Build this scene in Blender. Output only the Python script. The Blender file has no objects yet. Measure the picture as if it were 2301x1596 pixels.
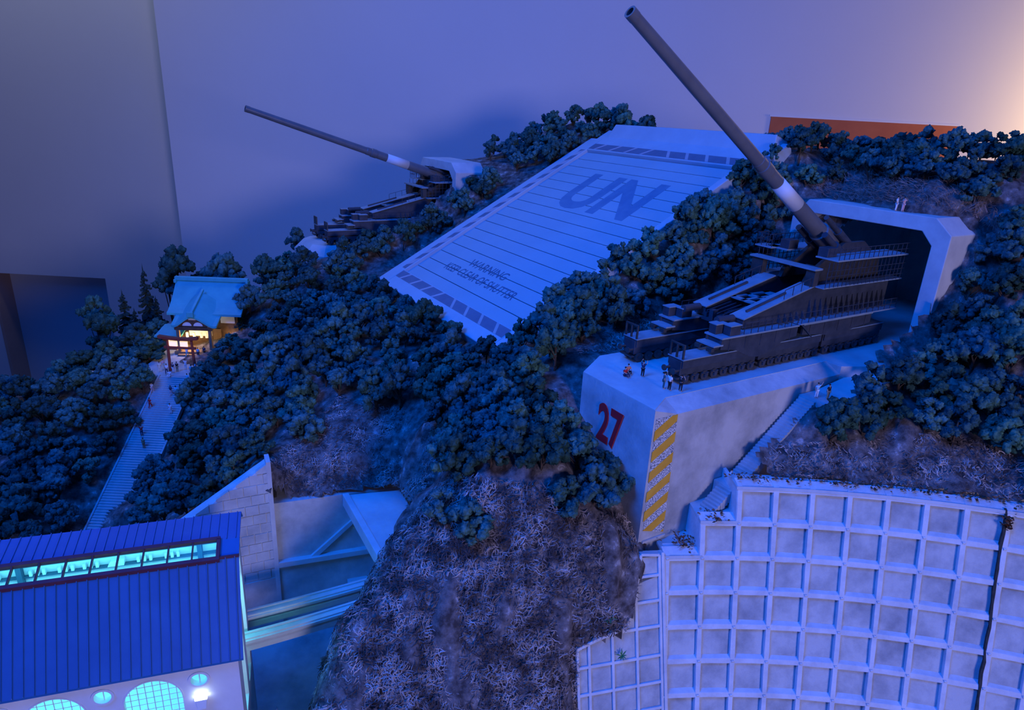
import bpy, bmesh, math, random
import numpy as np
from mathutils import Vector, Matrix
from mathutils import noise as mnoise

random.seed(7)
RNG = np.random.default_rng(7)
SCN = bpy.context.scene
COL = SCN.collection
# ------------------------------------------------------------------ camera
# Design units are centimetres with the camera's eye at (0,0,0); the eye is 150 cm above the room floor.
EYE = 150.0
CM = 0.01
IW, IH, FPX = 2301, 1596, 1500.0
PITCH, ROLL = math.radians(19.9), math.radians(3.0)
_F = np.array([0, math.cos(PITCH), -math.sin(PITCH)])
_R0 = np.array([1.0, 0, 0]); _U0 = np.cross(_R0, _F)
_R = math.cos(ROLL) * _R0 + math.sin(ROLL) * _U0
_U = np.cross(_R, _F)
def wpt(p): return Vector((p[0] * CM, p[1] * CM, (p[2] + EYE) * CM))
cam_d = bpy.data.cameras.new('camera'); cam = bpy.data.objects.new('camera', cam_d); COL.objects.link(cam)
cam_d.sensor_width = 36; cam_d.sensor_fit = 'HORIZONTAL'; cam_d.lens = FPX / IW * 36
cam_d.clip_start = 0.01; cam_d.clip_end = 50
M = Matrix.Identity(4)
for i in range(3):
    M[i][0] = _R[i]; M[i][1] = _U[i]; M[i][2] = -_F[i]
M.translation = wpt((0, 0, 0)); cam.matrix_world = M
SCN.camera = cam
# ------------------------------------------------------------------ world, lights, exposure
SCN.view_settings.view_transform = 'Standard'; SCN.view_settings.look = 'None'
SCN.view_settings.gamma = 1; SCN.view_settings.use_curve_mapping = False
SCN.view_settings.exposure = 0.0
wd = bpy.data.worlds.new('world'); SCN.world = wd; wd.use_nodes = True
wd.node_tree.nodes['Background'].inputs[0].default_value = (0.0, 0.12, 1.0, 1)
wd.node_tree.nodes['Background'].inputs[1].default_value = 0.17
def area(name, loc, target, size, power, color, shape='SQUARE', sy=None, spread=180):
    l = bpy.data.lights.new(name, 'AREA'); l.energy = power; l.color = color; l.shape = shape; l.size = size * CM
    if sy: l.shape = 'RECTANGLE'; l.size_y = sy * CM
    l.spread = math.radians(spread)
    o = bpy.data.objects.new(name, l); COL.objects.link(o); o.location = wpt(loc)
    d = wpt(target) - wpt(loc); o.rotation_euler = d.to_track_quat('-Z', 'Y').to_euler(); return o
def point(name, loc, power, color, r=1.0):
    l = bpy.data.lights.new(name, 'POINT'); l.energy = power; l.color = color; l.shadow_soft_size = r * CM
    o = bpy.data.objects.new(name, l); COL.objects.link(o); o.location = wpt(loc); return o
# All of these hang outside the picture.
# blue show lights on the ceiling over the diorama and over the visitors' side
area('blue_ceiling_light_offscreen', (-20, 100, 150), (0, 108, -40), 170, 12.5, (0.0, 0.125, 1.0), sy=120, spread=150)
area('blue_front_light_offscreen', (-95, -25, 130), (5, 85, -42), 80, 18, (0.0, 0.125, 1.0), sy=60, spread=100)
# lavender room light across the visitors' hall, behind and right of the camera
area('lavender_visitor_light_offscreen', (150, -190, 4), (30, 120, -30), 60, 38, (0.60, 0.54, 1.0))
# ceiling lamp by the left wall
area('wall_wash_light_offscreen', (-190, 225, 150), (-180, 262, 110), 150, 9, (0.9, 0.97, 1.0), sy=20)
# warm room lamp beyond the right edge
area('warm_room_lamp_offscreen', (240, 212, 0), (236, 250, 2), 60, 17, (1.0, 0.66, 0.28), sy=40)

# ------------------------------------------------------------------ pixel helpers
def ray(x, y): return _F + _R * (x - IW / 2) / FPX - _U * (y - IH / 2) / FPX
def px_z(x, y, z): r = ray(x, y); return r * (z / r[2])
def px_d(x, y, d): return ray(x, y) * d
def px_y(x, y, Y): r = ray(x, y); return r * (Y / r[1])
def px_pl(x, y, P, n): r = ray(x, y); return r * ((np.asarray(P) @ n) / (r @ n))
def proj(P):
    P = np.asarray(P, float); d = P @ _F
    return np.stack([IW / 2 + FPX * (P @ _R) / d, IH / 2 - FPX * (P @ _U) / d], -1)
AZ = math.radians(32)
AX = np.array([math.cos(AZ), math.sin(AZ), 0]); BX = np.array([math.sin(AZ), -math.cos(AZ), 0]); ZX = np.array([0, 0, 1.0])
def S(s, t, z): return AX * s + BX * t + ZX * z
def to_st(P): return np.array([P @ AX, P @ BX, P[2]])
def on_t(x, y, t): r = ray(x, y); return to_st(r * (t / (r @ BX)))
def on_s(x, y, s): r = ray(x, y); return to_st(r * (s / (r @ AX)))
class Fr:
    def __init__(s, o=(0, 0, 0), x=(1, 0, 0), y=(0, 1, 0), z=(0, 0, 1)):
        s.o, s.x, s.y, s.z = [np.asarray(q, float) for q in (o, x, y, z)]
    def __call__(s, p): return s.o + s.x * p[0] + s.y * p[1] + s.z * p[2]
    def inv(s, P): q = np.asarray(P) - s.o; return np.array([q @ s.x, q @ s.y, q @ s.z])
WF = Fr(); ST = Fr((0, 0, 0), AX, BX, ZX)

# ------------------------------------------------------------------ materials
MATS = {}
def mat(name, color, rough=0.8, color2=None, scale=60.0, detail=6, bump=0.0, bscale=None, lo=0.35, hi=0.65, spec=0.3, metal=0.0,
        emit=None, estr=0.0, rnd=0.0, speck=None):
    if name in MATS: return MATS[name]
    m = bpy.data.materials.new(name); m.use_nodes = True; MATS[name] = m
    nt = m.node_tree; N = nt.nodes; L = nt.links; b = N['Principled BSDF']
    b.inputs['Roughness'].default_value = rough; b.inputs['Metallic'].default_value = metal
    b.inputs['Specular IOR Level'].default_value = spec
    b.inputs['Base Color'].default_value = (*color, 1)
    tc = N.new('ShaderNodeTexCoord')
    out = None
    if color2:
        n = N.new('ShaderNodeTexNoise'); n.inputs['Scale'].default_value = scale; n.inputs['Detail'].default_value = detail
        n.inputs['Roughness'].default_value = 0.62
        L.new(tc.outputs['Object'], n.inputs['Vector'])
        r = N.new('ShaderNodeValToRGB'); r.color_ramp.elements[0].position = lo; r.color_ramp.elements[1].position = hi
        r.color_ramp.elements[0].color = (*color, 1); r.color_ramp.elements[1].color = (*color2, 1)
        if speck:
            e = r.color_ramp.elements.new(min(hi + 0.07, 0.99)); e.color = (*speck, 1)
        L.new(n.outputs['Fac'], r.inputs['Fac']); out = r.outputs['Color']
    if rnd and out:
        oi = N.new('ShaderNodeObjectInfo'); hs = N.new('ShaderNodeHueSaturation')
        mr = N.new('ShaderNodeMapRange'); mr.inputs['To Min'].default_value = 1 - rnd; mr.inputs['To Max'].default_value = 1 + rnd
        L.new(oi.outputs['Random'], mr.inputs['Value']); L.new(mr.outputs['Result'], hs.inputs['Value'])
        mr2 = N.new('ShaderNodeMapRange'); mr2.inputs['To Min'].default_value = 0.46; mr2.inputs['To Max'].default_value = 0.54
        mu = N.new('ShaderNodeMath'); mu.operation = 'FRACT'; ml = N.new('ShaderNodeMath'); ml.operation = 'MULTIPLY'; ml.inputs[1].default_value = 7.31
        L.new(oi.outputs['Random'], ml.inputs[0]); L.new(ml.outputs[0], mu.inputs[0]); L.new(mu.outputs[0], mr2.inputs['Value'])
        L.new(mr2.outputs['Result'], hs.inputs['Hue'])
        L.new(out, hs.inputs['Color']); out = hs.outputs['Color']
    if out: L.new(out, b.inputs['Base Color'])
    if bump:
        n2 = N.new('ShaderNodeTexNoise'); n2.inputs['Scale'].default_value = bscale or scale * 4; n2.inputs['Detail'].default_value = 8
        n2.inputs['Roughness'].default_value = 0.7
        L.new(tc.outputs['Object'], n2.inputs['Vector'])
        bp = N.new('ShaderNodeBump'); bp.inputs['Strength'].default_value = bump; bp.inputs['Distance'].default_value = 0.002
        L.new(n2.outputs['Fac'], bp.inputs['Height']); L.new(bp.outputs['Normal'], b.inputs['Normal'])
    if emit:
        b.inputs['Emission Color'].default_value = (*emit, 1); b.inputs['Emission Strength'].default_value = estr
    return m
CONC = mat('concrete', (0.50, 0.50, 0.50), 0.85, (0.66, 0.66, 0.64), 18, bump=0.15, bscale=260)
CONC_STAIN = mat('stained_concrete', (0.30, 0.30, 0.29), 0.88, (0.62, 0.62, 0.60), 14, detail=9, bump=0.3, bscale=220, lo=0.30, hi=0.60)
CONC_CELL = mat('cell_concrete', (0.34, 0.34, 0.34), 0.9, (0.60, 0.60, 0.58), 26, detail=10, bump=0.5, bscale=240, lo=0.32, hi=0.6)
CONC_RIB = mat('rib_concrete', (0.58, 0.58, 0.59), 0.88, (0.76, 0.76, 0.76), 40, detail=8, bump=0.4, bscale=300, lo=0.3, hi=0.62)
SHUT = mat('shutter_paint', (0.34, 0.46, 0.51), 0.6, (0.38, 0.50, 0.55), 10, bump=0.05, bscale=200)
SHUT_FRAME = mat('shutter_frame_paint', (0.42, 0.50, 0.56), 0.6, (0.48, 0.56, 0.62), 16, bump=0.1)
BAND_DARK = mat('band_dark_paint', (0.13, 0.17, 0.24), 0.6, (0.17, 0.21, 0.28), 30)
BAND_LIGHT = mat('band_light_paint', (0.50, 0.42, 0.45), 0.6, (0.60, 0.50, 0.52), 30)
LETTER = mat('letter_grey_paint', (0.06, 0.14, 0.22), 0.7, (0.09, 0.18, 0.26), 40)
LETTER_FAINT = mat('letter_faint_paint', (0.12, 0.24, 0.36), 0.7, (0.16, 0.29, 0.40), 40)
RED = mat('red_paint', (0.70, 0.02, 0.03), 0.6, (0.80, 0.025, 0.035), 50)
YEL = mat('yellow_paint', (0.75, 0.36, 0.02), 0.6, (0.85, 0.45, 0.04), 60)
SPECK = mat('chipped_white_paint', (0.12, 0.13, 0.15), 0.8, (0.80, 0.80, 0.82), 800, detail=3, lo=0.46, hi=0.52)
STEEL = mat('dark_gun_steel', (0.045, 0.042, 0.040), 0.5, (0.075, 0.07, 0.066), 70, spec=0.45, bump=0.1, bscale=300)
STEEL2 = mat('carriage_steel', (0.040, 0.046, 0.058), 0.55, (0.068, 0.074, 0.088), 60, spec=0.35, bump=0.15, bscale=300)
PLATE = mat('walkway_steel', (0.24, 0.32, 0.36), 0.5, (0.32, 0.40, 0.44), 60)
BARREL = mat('barrel_steel', (0.14, 0.14, 0.145), 0.34, (0.18, 0.18, 0.18), 30, spec=0.5)
WHITE = mat('white_paint', (0.80, 0.82, 0.84), 0.5, (0.82, 0.82, 0.80), 30)
JOINT = mat('joint_sealant', (0.03, 0.03, 0.028), 0.9, (0.055, 0.055, 0.05), 200)
DIRT = mat('dirt', (0.085, 0.068, 0.062), 1.0, (0.28, 0.24, 0.22), 70, detail=12, bump=1.0, bscale=420, lo=0.38, hi=0.60, spec=0.05, speck=(0.52, 0.48, 0.46))
FIBRE = mat('dry_fibre', (0.09, 0.07, 0.065), 1.0, (0.62, 0.52, 0.47), 40, detail=4, spec=0.05, lo=0.42, hi=0.66)
FIBRE2 = mat('dry_straw', (0.20, 0.13, 0.10), 1.0, (0.42, 0.30, 0.25), 60, detail=4, spec=0.05)
LEAFLIT = mat('fallen_leaf', (0.16, 0.06, 0.03), 1.0, (0.30, 0.13, 0.07), 90, spec=0.05)
LEAF = mat('foliage', (0.030, 0.085, 0.075), 0.95, (0.12, 0.27, 0.22), 1.6, detail=8, spec=0.08, rnd=0.45, bump=0.9, bscale=9, lo=0.36, hi=0.66)
LEAF_C = mat('conifer_foliage', (0.018, 0.034, 0.028), 0.95, (0.05, 0.075, 0.05), 2.5, spec=0.08, rnd=0.25)
GRASS_G = mat('green_leaf', (0.06, 0.20, 0.07), 0.8, (0.12, 0.30, 0.10), 200, spec=0.2)
BARK = mat('bark', (0.08, 0.055, 0.04), 0.95, (0.14, 0.10, 0.07), 3, spec=0.05)
ROOF = mat('blue_roof_metal', (0.015, 0.11, 0.30), 0.5, (0.022, 0.14, 0.36), 14, spec=0.4)
ROOF_TRIM = mat('maroon_trim', (0.11, 0.03, 0.05), 0.6, (0.14, 0.04, 0.06), 60)
PLASTER = mat('white_plaster', (0.74, 0.72, 0.72), 0.8, (0.80, 0.78, 0.78), 40)
SHR_ROOF = mat('copper_roof', (0.06, 0.40, 0.44), 0.6, (0.08, 0.48, 0.50), 40)
WOOD = mat('dark_wood', (0.09, 0.05, 0.032), 0.75, (0.15, 0.085, 0.05), 120)
WOOD2 = mat('brown_wood', (0.26, 0.16, 0.09), 0.75, (0.34, 0.21, 0.12), 120)
TORII = mat('torii_red', (0.28, 0.05, 0.03), 0.7, (0.35, 0.07, 0.04), 90)
STONE = mat('step_stone', (0.40, 0.42, 0.42), 0.9, (0.52, 0.53, 0.53), 60)
WALLP = mat('wall_paint', (0.78, 0.765, 0.74), 0.9, (0.80, 0.785, 0.76), 3)
WALLP2 = mat('side_wall_paint', (0.62, 0.62, 0.62), 0.9, (0.64, 0.64, 0.64), 3)
NICHE_EDGE = mat('niche_wood_edge', (0.42, 0.27, 0.22), 0.8, (0.46, 0.30, 0.24), 10)
ORANGE = mat('orange_board_paint', (0.50, 0.12, 0.05), 0.6, (0.58, 0.15, 0.06), 9)
BEAM = mat('beam_concrete', (0.55, 0.56, 0.56), 0.7, (0.66, 0.67, 0.66), 30, bump=0.1)
LAMP_E = mat('lamp_glow', (0.9, 0.95, 1), 0.5, emit=(0.75, 0.93, 1.0), estr=9)
WARM_E = mat('lantern_glow', (1, 0.9, 0.7), 0.5, emit=(1.0, 0.74, 0.36), estr=0.9)
FLOORM = mat('floor_carpet', (0.06, 0.06, 0.07), 0.95, (0.09, 0.09, 0.10), 40)
def glass_mat():
    m = bpy.data.materials.new('window_glass'); m.use_nodes = True; nt = m.node_tree; nt.nodes.clear()
    o = nt.nodes.new('ShaderNodeOutputMaterial'); t = nt.nodes.new('ShaderNodeBsdfTransparent'); g = nt.nodes.new('ShaderNodeBsdfGlossy')
    t.inputs[0].default_value = (0.86, 0.95, 0.95, 1); g.inputs['Roughness'].default_value = 0.1
    mx = nt.nodes.new('ShaderNodeMixShader'); mx.inputs[0].default_value = 0.06
    nt.links.new(t.outputs[0], mx.inputs[1]); nt.links.new(g.outputs[0], mx.inputs[2]); nt.links.new(mx.outputs[0], o.inputs[0]); return m
GLASS = glass_mat()

# ------------------------------------------------------------------ mesh helpers
ORG = {}
def tag(o, label=None, cat=None, group=None, kind=None):
    if label: o['label'] = label
    if cat: o['category'] = cat
    if group: o['group'] = group
    if kind: o['kind'] = kind
    return o
def empty(name, origin, label=None, cat=None, group=None, kind=None):
    o = bpy.data.objects.new(name, None); COL.objects.link(o); o.location = wpt(origin); o.empty_display_size = 0.02
    ORG[o.name] = np.asarray(origin, float); return tag(o, label, cat, group, kind)
class MB:
    def __init__(s, fr=WF): s.v = []; s.f = []; s.fr = fr
    def add(s, vs, fs):
        n = len(s.v); s.v += [s.fr(p) for p in vs]; s.f += [tuple(i + n for i in f) for f in fs]; return s
    def hexa(s, p):  # 8 points: bottom ring 0-3, top ring 4-7
        return s.add(p, [(3, 2, 1, 0), (4, 5, 6, 7), (0, 1, 5, 4), (1, 2, 6, 5), (2, 3, 7, 6), (3, 0, 4, 7)])
    def box(s, a0, a1, b0, b1, c0, c1):
        return s.hexa([(a0, b0, c0), (a1, b0, c0), (a1, b1, c0), (a0, b1, c0), (a0, b0, c1), (a1, b0, c1), (a1, b1, c1), (a0, b1, c1)])
    def prism(s, poly, lo, hi, ax=2):
        def mk(q, h): return (q[0], q[1], h) if ax == 2 else ((q[0], h, q[1]) if ax == 1 else (h, q[0], q[1]))
        n = len(poly)
        return s.add([mk(q, lo) for q in poly] + [mk(q, hi) for q in poly],
                     [tuple(range(n))[::-1], tuple(range(n, 2 * n))] + [(i, (i + 1) % n, n + (i + 1) % n, n + i) for i in range(n)])
    def loft(s, rings, cap=True, closed=True):
        n = len(rings[0]); vs = [p for r in rings for p in r]; fs = []
        for k in range(len(rings) - 1):
            for i in range(n if closed else n - 1):
                j = (i + 1) % n; fs.append((k * n + i, k * n + j, (k + 1) * n + j, (k + 1) * n + i))
        if cap: fs += [tuple(range(n))[::-1], tuple(range((len(rings) - 1) * n, len(rings) * n))]
        return s.add(vs, fs)
    def tube(s, pts, rad, n=6, cap=True):
        pts = [np.asarray(p, float) for p in pts]; rings = []
        for i, p in enumerate(pts):
            d = pts[min(i + 1, len(pts) - 1)] - pts[max(i - 1, 0)]; d /= np.linalg.norm(d) + 1e-12
            u = np.cross(d, (0, 0, 1)); 
            if np.linalg.norm(u) < 1e-3: u = np.array([1.0, 0, 0])
            u /= np.linalg.norm(u); w = np.cross(d, u); r = rad[i] if hasattr(rad, '__len__') else rad
            rings.append([p + r * (math.cos(2 * math.pi * k / n) * u + math.sin(2 * math.pi * k / n) * w) for k in range(n)])
        return s.loft(rings, cap)
    def bar(s, p, q, w, h=None):  # square bar
        h = h or w; p = np.asarray(p, float); q = np.asarray(q, float); d = q - p; d /= np.linalg.norm(d) + 1e-12
        u = np.cross(d, (0, 0, 1))
        if np.linalg.norm(u) < 1e-3: u = np.array([1.0, 0, 0])
        u /= np.linalg.norm(u); v = np.cross(u, d); a, b = u * w / 2, v * h / 2
        return s.hexa([p - a - b, p + a - b, p + a + b, p - a + b, q - a - b, q + a - b, q + a + b, q - a + b])
    def cyl(s, p, q, r, r2=None, n=16): return s.tube([p, q], [r, r if r2 is None else r2], n)
    def build(s, name, m, parent=None, origin=None, smooth=False, bevel=0.0, fix=True, mods=None):
        V = np.array(s.v)
        if parent is not None: o0 = ORG[parent.name]
        else: o0 = np.asarray(origin, float) if origin is not None else np.array([V[:, 0].mean(), V[:, 1].mean(), V[:, 2].min()])
        me = bpy.data.meshes.new(name); me.from_pydata(((V - o0) * CM).tolist(), [], s.f)
        if fix:
            bm = bmesh.new(); bm.from_mesh(me); bmesh.ops.recalc_face_normals(bm, faces=bm.faces); bm.to_mesh(me); bm.free()
        ob = bpy.data.objects.new(name, me); COL.objects.link(ob); me.materials.append(m)
        if smooth: me.polygons.foreach_set('use_smooth', [True] * len(me.polygons))
        if bevel:
            b = ob.modifiers.new('bevel', 'BEVEL'); b.width = bevel * CM; b.segments = 2; b.limit_method = 'ANGLE'
        if parent is not None: ob.parent = parent
        else: ob.location = wpt(o0)
        ORG[ob.name] = o0
        return ob
def copy_part(o, parent, off):
    c = o.copy(); COL.objects.link(c); c.parent = parent; c.location = Vector([q * CM for q in off]); ORG[c.name] = ORG[o.name] + np.asarray(off); return c
def text_obj(name, body, fr, size, m, parent, sx=1.0, off=0.0, ext=0.02, spacing=1.0):
    cu = bpy.data.curves.new(name, 'FONT'); cu.body = body; cu.size = size; cu.align_x = 'CENTER'; cu.align_y = 'CENTER'; cu.extrude = ext; cu.offset = off
    cu.space_character = spacing; cu.resolution_u = 4
    t = bpy.data.objects.new(name, cu); COL.objects.link(t); bpy.context.view_layer.update()
    me0 = t.evaluated_get(bpy.context.evaluated_depsgraph_get()).to_mesh()
    vs = [(v.co.x * sx, v.co.y, v.co.z) for v in me0.vertices]; fs = [tuple(p.vertices) for p in me0.polygons]
    t.to_mesh_clear() if hasattr(t, 'to_mesh_clear') else None
    COL.objects.unlink(t); bpy.data.objects.remove(t)
    b = MB(fr); b.add(vs, fs); return b.build(name, m, parent)

# ------------------------------------------------------------------ the room
def build_room():
    zf, zc = -EYE, 215
    e = px_y(380, 300, 250)[0]
    MB().box(e, 420, 250, 270, zf, zc).build('wall_back', WALLP)['kind'] = 'structure'
    # left wall, a little further back, with a niche
    Y = 264; n0, n1 = px_y(33, 700, Y)[0] - 7, px_y(248, 700, Y)[0]; nt = px_y(120, 620, Y)[2]; x0 = -460
    b = MB(); b.box(x0, n0, Y, 280, zf, zc); b.box(n1, e + 5, Y, 280, zf, zc); b.box(n0, n1, Y, 280, nt, zc); b.box(n0, n1, Y + 9, 280, zf, nt)
    w = b.build('wall_left', WALLP2); w['kind'] = 'structure'
    MB().box(n0, n0 + 1.2, Y - 0.3, Y + 9, zf, nt).build('niche_edge', NICHE_EDGE, w)
    MB().box(-460, 420, -200, 280, zf - 4, zf).build('floor', FLOORM)['kind'] = 'structure'
    a = px_y(1737, 262, 248); c = px_y(2165, 271, 248)
    f = MB(); f.box(a[0], c[0], 249.6, 249.85, zf, a[2]); o = f.build('orange_board', ORANGE)
    tag(o, 'orange red flat board standing against the pale back wall behind the trees', 'board')
    MB().box(a[0] - 0.6, c[0] + 0.6, 249.55, 249.85, a[2], a[2] + 0.6).build('edge_strip', WHITE, o)
build_room()

# ------------------------------------------------------------------ grid wall geometry (a battered cone, concave towards the viewer)
GX, GY, GR, GK, GZ, GD, GT, GDT = 35.175, -46.477, 118.08, 0.324, -41.722, 4.053, 1.702, -0.038
def cone(c, r, out=0.0):
    R = GR - GK * GD * r - out; t = GT + GDT * c
    return np.array([GX + R * math.cos(t), GY + R * math.sin(t), GZ - GD * r - out * 0.3])
def coneh(c, r, out=0.0):
    R = GR - GK * GD * r - out; t = GT + GDT * c
    return np.array([GX + R * math.cos(t), GY + R * math.sin(t), GZ - GD * r])
# shutter frame: u up the slope, t across, n outward
SH_A = math.radians(29); SH = Fr(S(53, -107, -32), AX * math.cos(SH_A) + ZX * math.sin(SH_A), BX, -AX * math.sin(SH_A) + ZX * math.cos(SH_A))
# small grid panel plane, battered like the big wall
_sl = np.array([9.7, 61.7, 0]) - np.array([20.0, 64.6, 0]); _sl /= np.linalg.norm(_sl)
_sn0 = np.array([-_sl[1], _sl[0], 0]); _sn0 = _sn0 if _sn0[1] < 0 else -_sn0
_su = ZX - _sn0 * GK; _su /= np.linalg.norm(_su); _sn = np.cross(_sl, _su); _sn = _sn if _sn[1] < 0 else -_sn
SG = Fr(cone(0, 2) + _sn * 0.1, _sl, _su, _sn)
def sgq(x, y): return SG.inv(px_pl(x, y, SG.o, _sn))[:2]
SG_EDGE = [sgq(1441, 1248), sgq(1430, 1330), sgq(1407, 1412), sgq(1340, 1440), sgq(1297, 1462)]
SG_POLY = [tuple(q) for q in SG_EDGE] + [(SG_EDGE[-1][0], -40), (-6, -40), (-6, SG_EDGE[0][1])]
# pit geometry
PC1 = np.array([-32.3, 79.6]); PDIR = np.array([math.cos(math.radians(26)), math.sin(math.radians(26))])
PIT_FLOOR = -76.0
# left stair
ST_TOP = np.array([-65.6, 121.0, -52.0]); ST_BOT = np.array([-65.2, 92.0, -68.2])
# ------------------------------------------------------------------ terrain
CP = []
def cpt(*ps):
    for p in ps: CP.append(np.asarray(p, float))
for s in (46, 58, 72, 86, 98, 107):
    for t in (-136, -122, -107, -92, -79): cpt(S(s, t, -34.0 + (s - 53) * 0.554))
cpt(S(118, -107, -5), S(125, -85, -5), S(138, -107, -10), S(114, -122, -4))
cpt(S(108, -148, -1.5), S(113, -140, -2), S(118, -155, -3), S(98, -141, -9), S(95, -153, -10), S(138, -150, -10), S(104, -156, -4))
cpt(S(40, -146, -35), S(50, -146, -33), S(60, -146, -30), S(70, -146, -26), S(76, -144, -20), S(78, -150, -13.4), S(78, -168, -13.4), S(90, -160, -11), S(86, -147, -14))
cpt(S(40, -173, -36), S(60, -175, -33), S(76, -175, -24), S(60, -190, -38), S(35, -158, -37.5))
cpt(S(56, -70, -32), S(64, -70, -31.6), S(75, -71, -31.6), S(85, -72, -31.2), S(94, -76, -28), S(99, -77.5, -22), S(70, -76, -28), S(85, -78, -22))
cpt(S(104, -74, -12.4), S(104, -60, -11.4), S(104, -50, -11.6), S(107, -60, -8.0), S(111, -60, -5.6), S(116, -60, -3.9), S(122, -60, -3.4), S(130, -60, -4.6), S(145, -60, -9), S(107, -74, -9), S(112, -76, -6), S(121, -80, -4), S(108, -50, -8.5), S(114, -50, -5.2), S(121, -48, -4.0))
cpt(S(109, -45, -14.5), S(106, -46.3, -22), S(103, -46.8, -28.5), S(97, -45, -31.8), S(101, -40, -28.5), S(110, -36, -15), S(119, -38, -6.5), S(125, -25, -7), S(116, -25, -13), S(105, -26, -25), S(95, -26, -33), S(120, -10, -20), S(100, -8, -32))
cpt(S(91, -46.5, -32.2), S(84, -46, -32.4), S(86, -40, -34.5), S(77, -45.5, -34.0), S(72, -45, -39), S(68, -44, -42.5))
for c in np.arange(2, 16, 1.5): 
    cpt(cone(c, 0, -0.6) * np.array([1, 1, 0]) + ZX * -42.3, cone(c, 0, -4.5) * np.array([1, 1, 0]) + ZX * -39.2, cone(c, 0, -8) * np.array([1, 1, 0]) + ZX * -36.8)
cpt(px_d(620, 1000, 100), px_d(960, 950, 92), px_d(945, 1090, 88), px_d(1080, 1080, 76), px_d(1230, 1060, 75), px_d(1100, 800, 100), px_d(800, 800, 115), px_d(650, 800, 120),
    px_d(500, 900, 118), px_d(450, 1000, 113), px_d(100, 1000, 118), px_d(100, 1180, 108), px_d(0, 900, 135), px_d(200, 840, 138), px_d(300, 1130, 110), px_d(430, 1150, 106),
    px_d(780, 1010, 97), px_d(1300, 930, 86), px_d(1150, 940, 86))
cpt(S(49.3, -66, -34.5), S(49.3, -63, -37.5), S(49.3, -58.8, -41.5), S(49.3, -54.5, -44.5), S(49.5, -51, -49), S(50, -49, -51.5))
cpt((-33.5, 81.2, -46.5), (-29.8, 82.6, -52.4), (-24, 84.6, -52.4), (-50, 73.2, -58), (-65, 65.5, -66), (-19, 86, -51.5), (-14.5, 84.8, -51), (-11.2, 77, -50.5), (-12.0, 71, -50))
cpt(px_d(880, 1212, 80), px_d(1000, 1200, 77), px_d(1150, 1200, 76), px_d(1330, 1150, 76), px_d(1418, 1200, 79), px_d(1400, 1380, 80))
cpt(px_d(770, 1375, 76), px_d(900, 1400, 75), px_d(1050, 1400, 75), px_d(1200, 1400, 76), px_d(1288, 1440, 78), px_d(612, 1590, 70.5), px_d(800, 1596, 73), px_d(1000, 1596, 74), px_d(1250, 1596, 76), px_d(1292, 1596, 79.5))
cpt((-24, 58, -77), (-22, 66, -77), (-28, 50, -77), (-12, 42, -79), (5, 44, -79), (14, 50, -79))
cpt((-130, 100, -75), (-130, 200, -110), (-60, 210, -85), (-92, 165, -78), (-130, 155, -90), (-48, 190, -66), (-60, 170, -60), (0, 215, -20), (100, 210, -10), (130, 150, -15), (130, 90, -35), (-100, 60, -74), (-130, 40, -76), (-80, 40, -76), (60, 200, -10))
cpt((-76, 118, -52.2), (-57, 118, -52.2), (-70, 131, -52.2), (-55, 129, -52.2), (-70, 145, -51), (-42, 130, -46), (-22, 150, -38))
for k in np.linspace(0, 1, 5):
    p = ST_TOP + (ST_BOT - ST_TOP) * k
    cpt(p + np.array([-4.2, 0, -0.6]), p + np.array([4.2, 0, -0.6]))
CP = np.array(CP)
def _rbf():
    n = len(CP); d = np.hypot(CP[:, None, 0] - CP[None, :, 0], CP[:, None, 1] - CP[None, :, 1])
    Amat = np.zeros((n + 3, n + 3)); Amat[:n, :n] = d - np.eye(n) * 0.4; Amat[:n, n] = 1; Amat[:n, n + 1:] = CP[:, :2]; Amat[n, :n] = 1; Amat[n + 1:, :n] = CP[:, :2].T
    return np.linalg.solve(Amat, np.concatenate([CP[:, 2], [0, 0, 0]]))
RBW = _rbf()
def hgt(x, y):
    x = np.atleast_1d(np.asarray(x, float)); y = np.atleast_1d(np.asarray(y, float)); out = np.full(x.shape, RBW[len(CP)]) + RBW[-2] * x + RBW[-1] * y
    for i in range(len(CP)): out += RBW[i] * np.hypot(x - CP[i, 0], y - CP[i, 1])
    return out
def hg(x, y): return float(hgt(x, y)[0])
def inpoly(x, y, poly):
    x = np.asarray(x, float); y = np.asarray(y, float); r = np.zeros(x.shape, bool); n = len(poly)
    for i in range(n):
        x0, y0 = poly[i]; x1, y1 = poly[(i + 1) % n]
        if y0 == y1: continue
        r ^= ((y0 > y) != (y1 > y)) & (x < (x1 - x0) * (y - y0) / (y1 - y0) + x0)
    return r
def st_poly(l): return [tuple(S(s, t, 0)[:2]) for s, t in l]
PLAT = st_poly([(51, -62.5), (56.8, -67.2), (102, -67.2), (102, -73.4), (103, -73.4), (103, -48.6), (99, -49.2), (53, -49.2), (51.5, -50.5)])
PLAT_F = st_poly([(51, -62.5), (56.8, -67.2), (102, -67.2), (102, -73.4), (103, -73.4), (103, -48.6), (99, -48.6), (90, -50.0), (53, -49.4), (51.5, -50.5)])
PLAT2 = st_poly([(40, -165), (75.5, -166), (75.5, -151.5), (40, -153)])
SHUTP = [tuple(SH((u, t, 0))[:2]) for u, t in ((-3.5, -25), (55, -25), (55, 23.0), (-3.5, 23.0))]
PITP = [(-120, 37.5), tuple(PC1 - PDIR * 0 + np.array([0, 0.3])), (-31.2, 81.2), (-23.4, 83.9), (-16.3, 84.4), (-12.6, 77), (-14.4, 69.6), (-23.0, 69.6), (-26, 52), (-26, 30), (-120, 20)]
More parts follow.
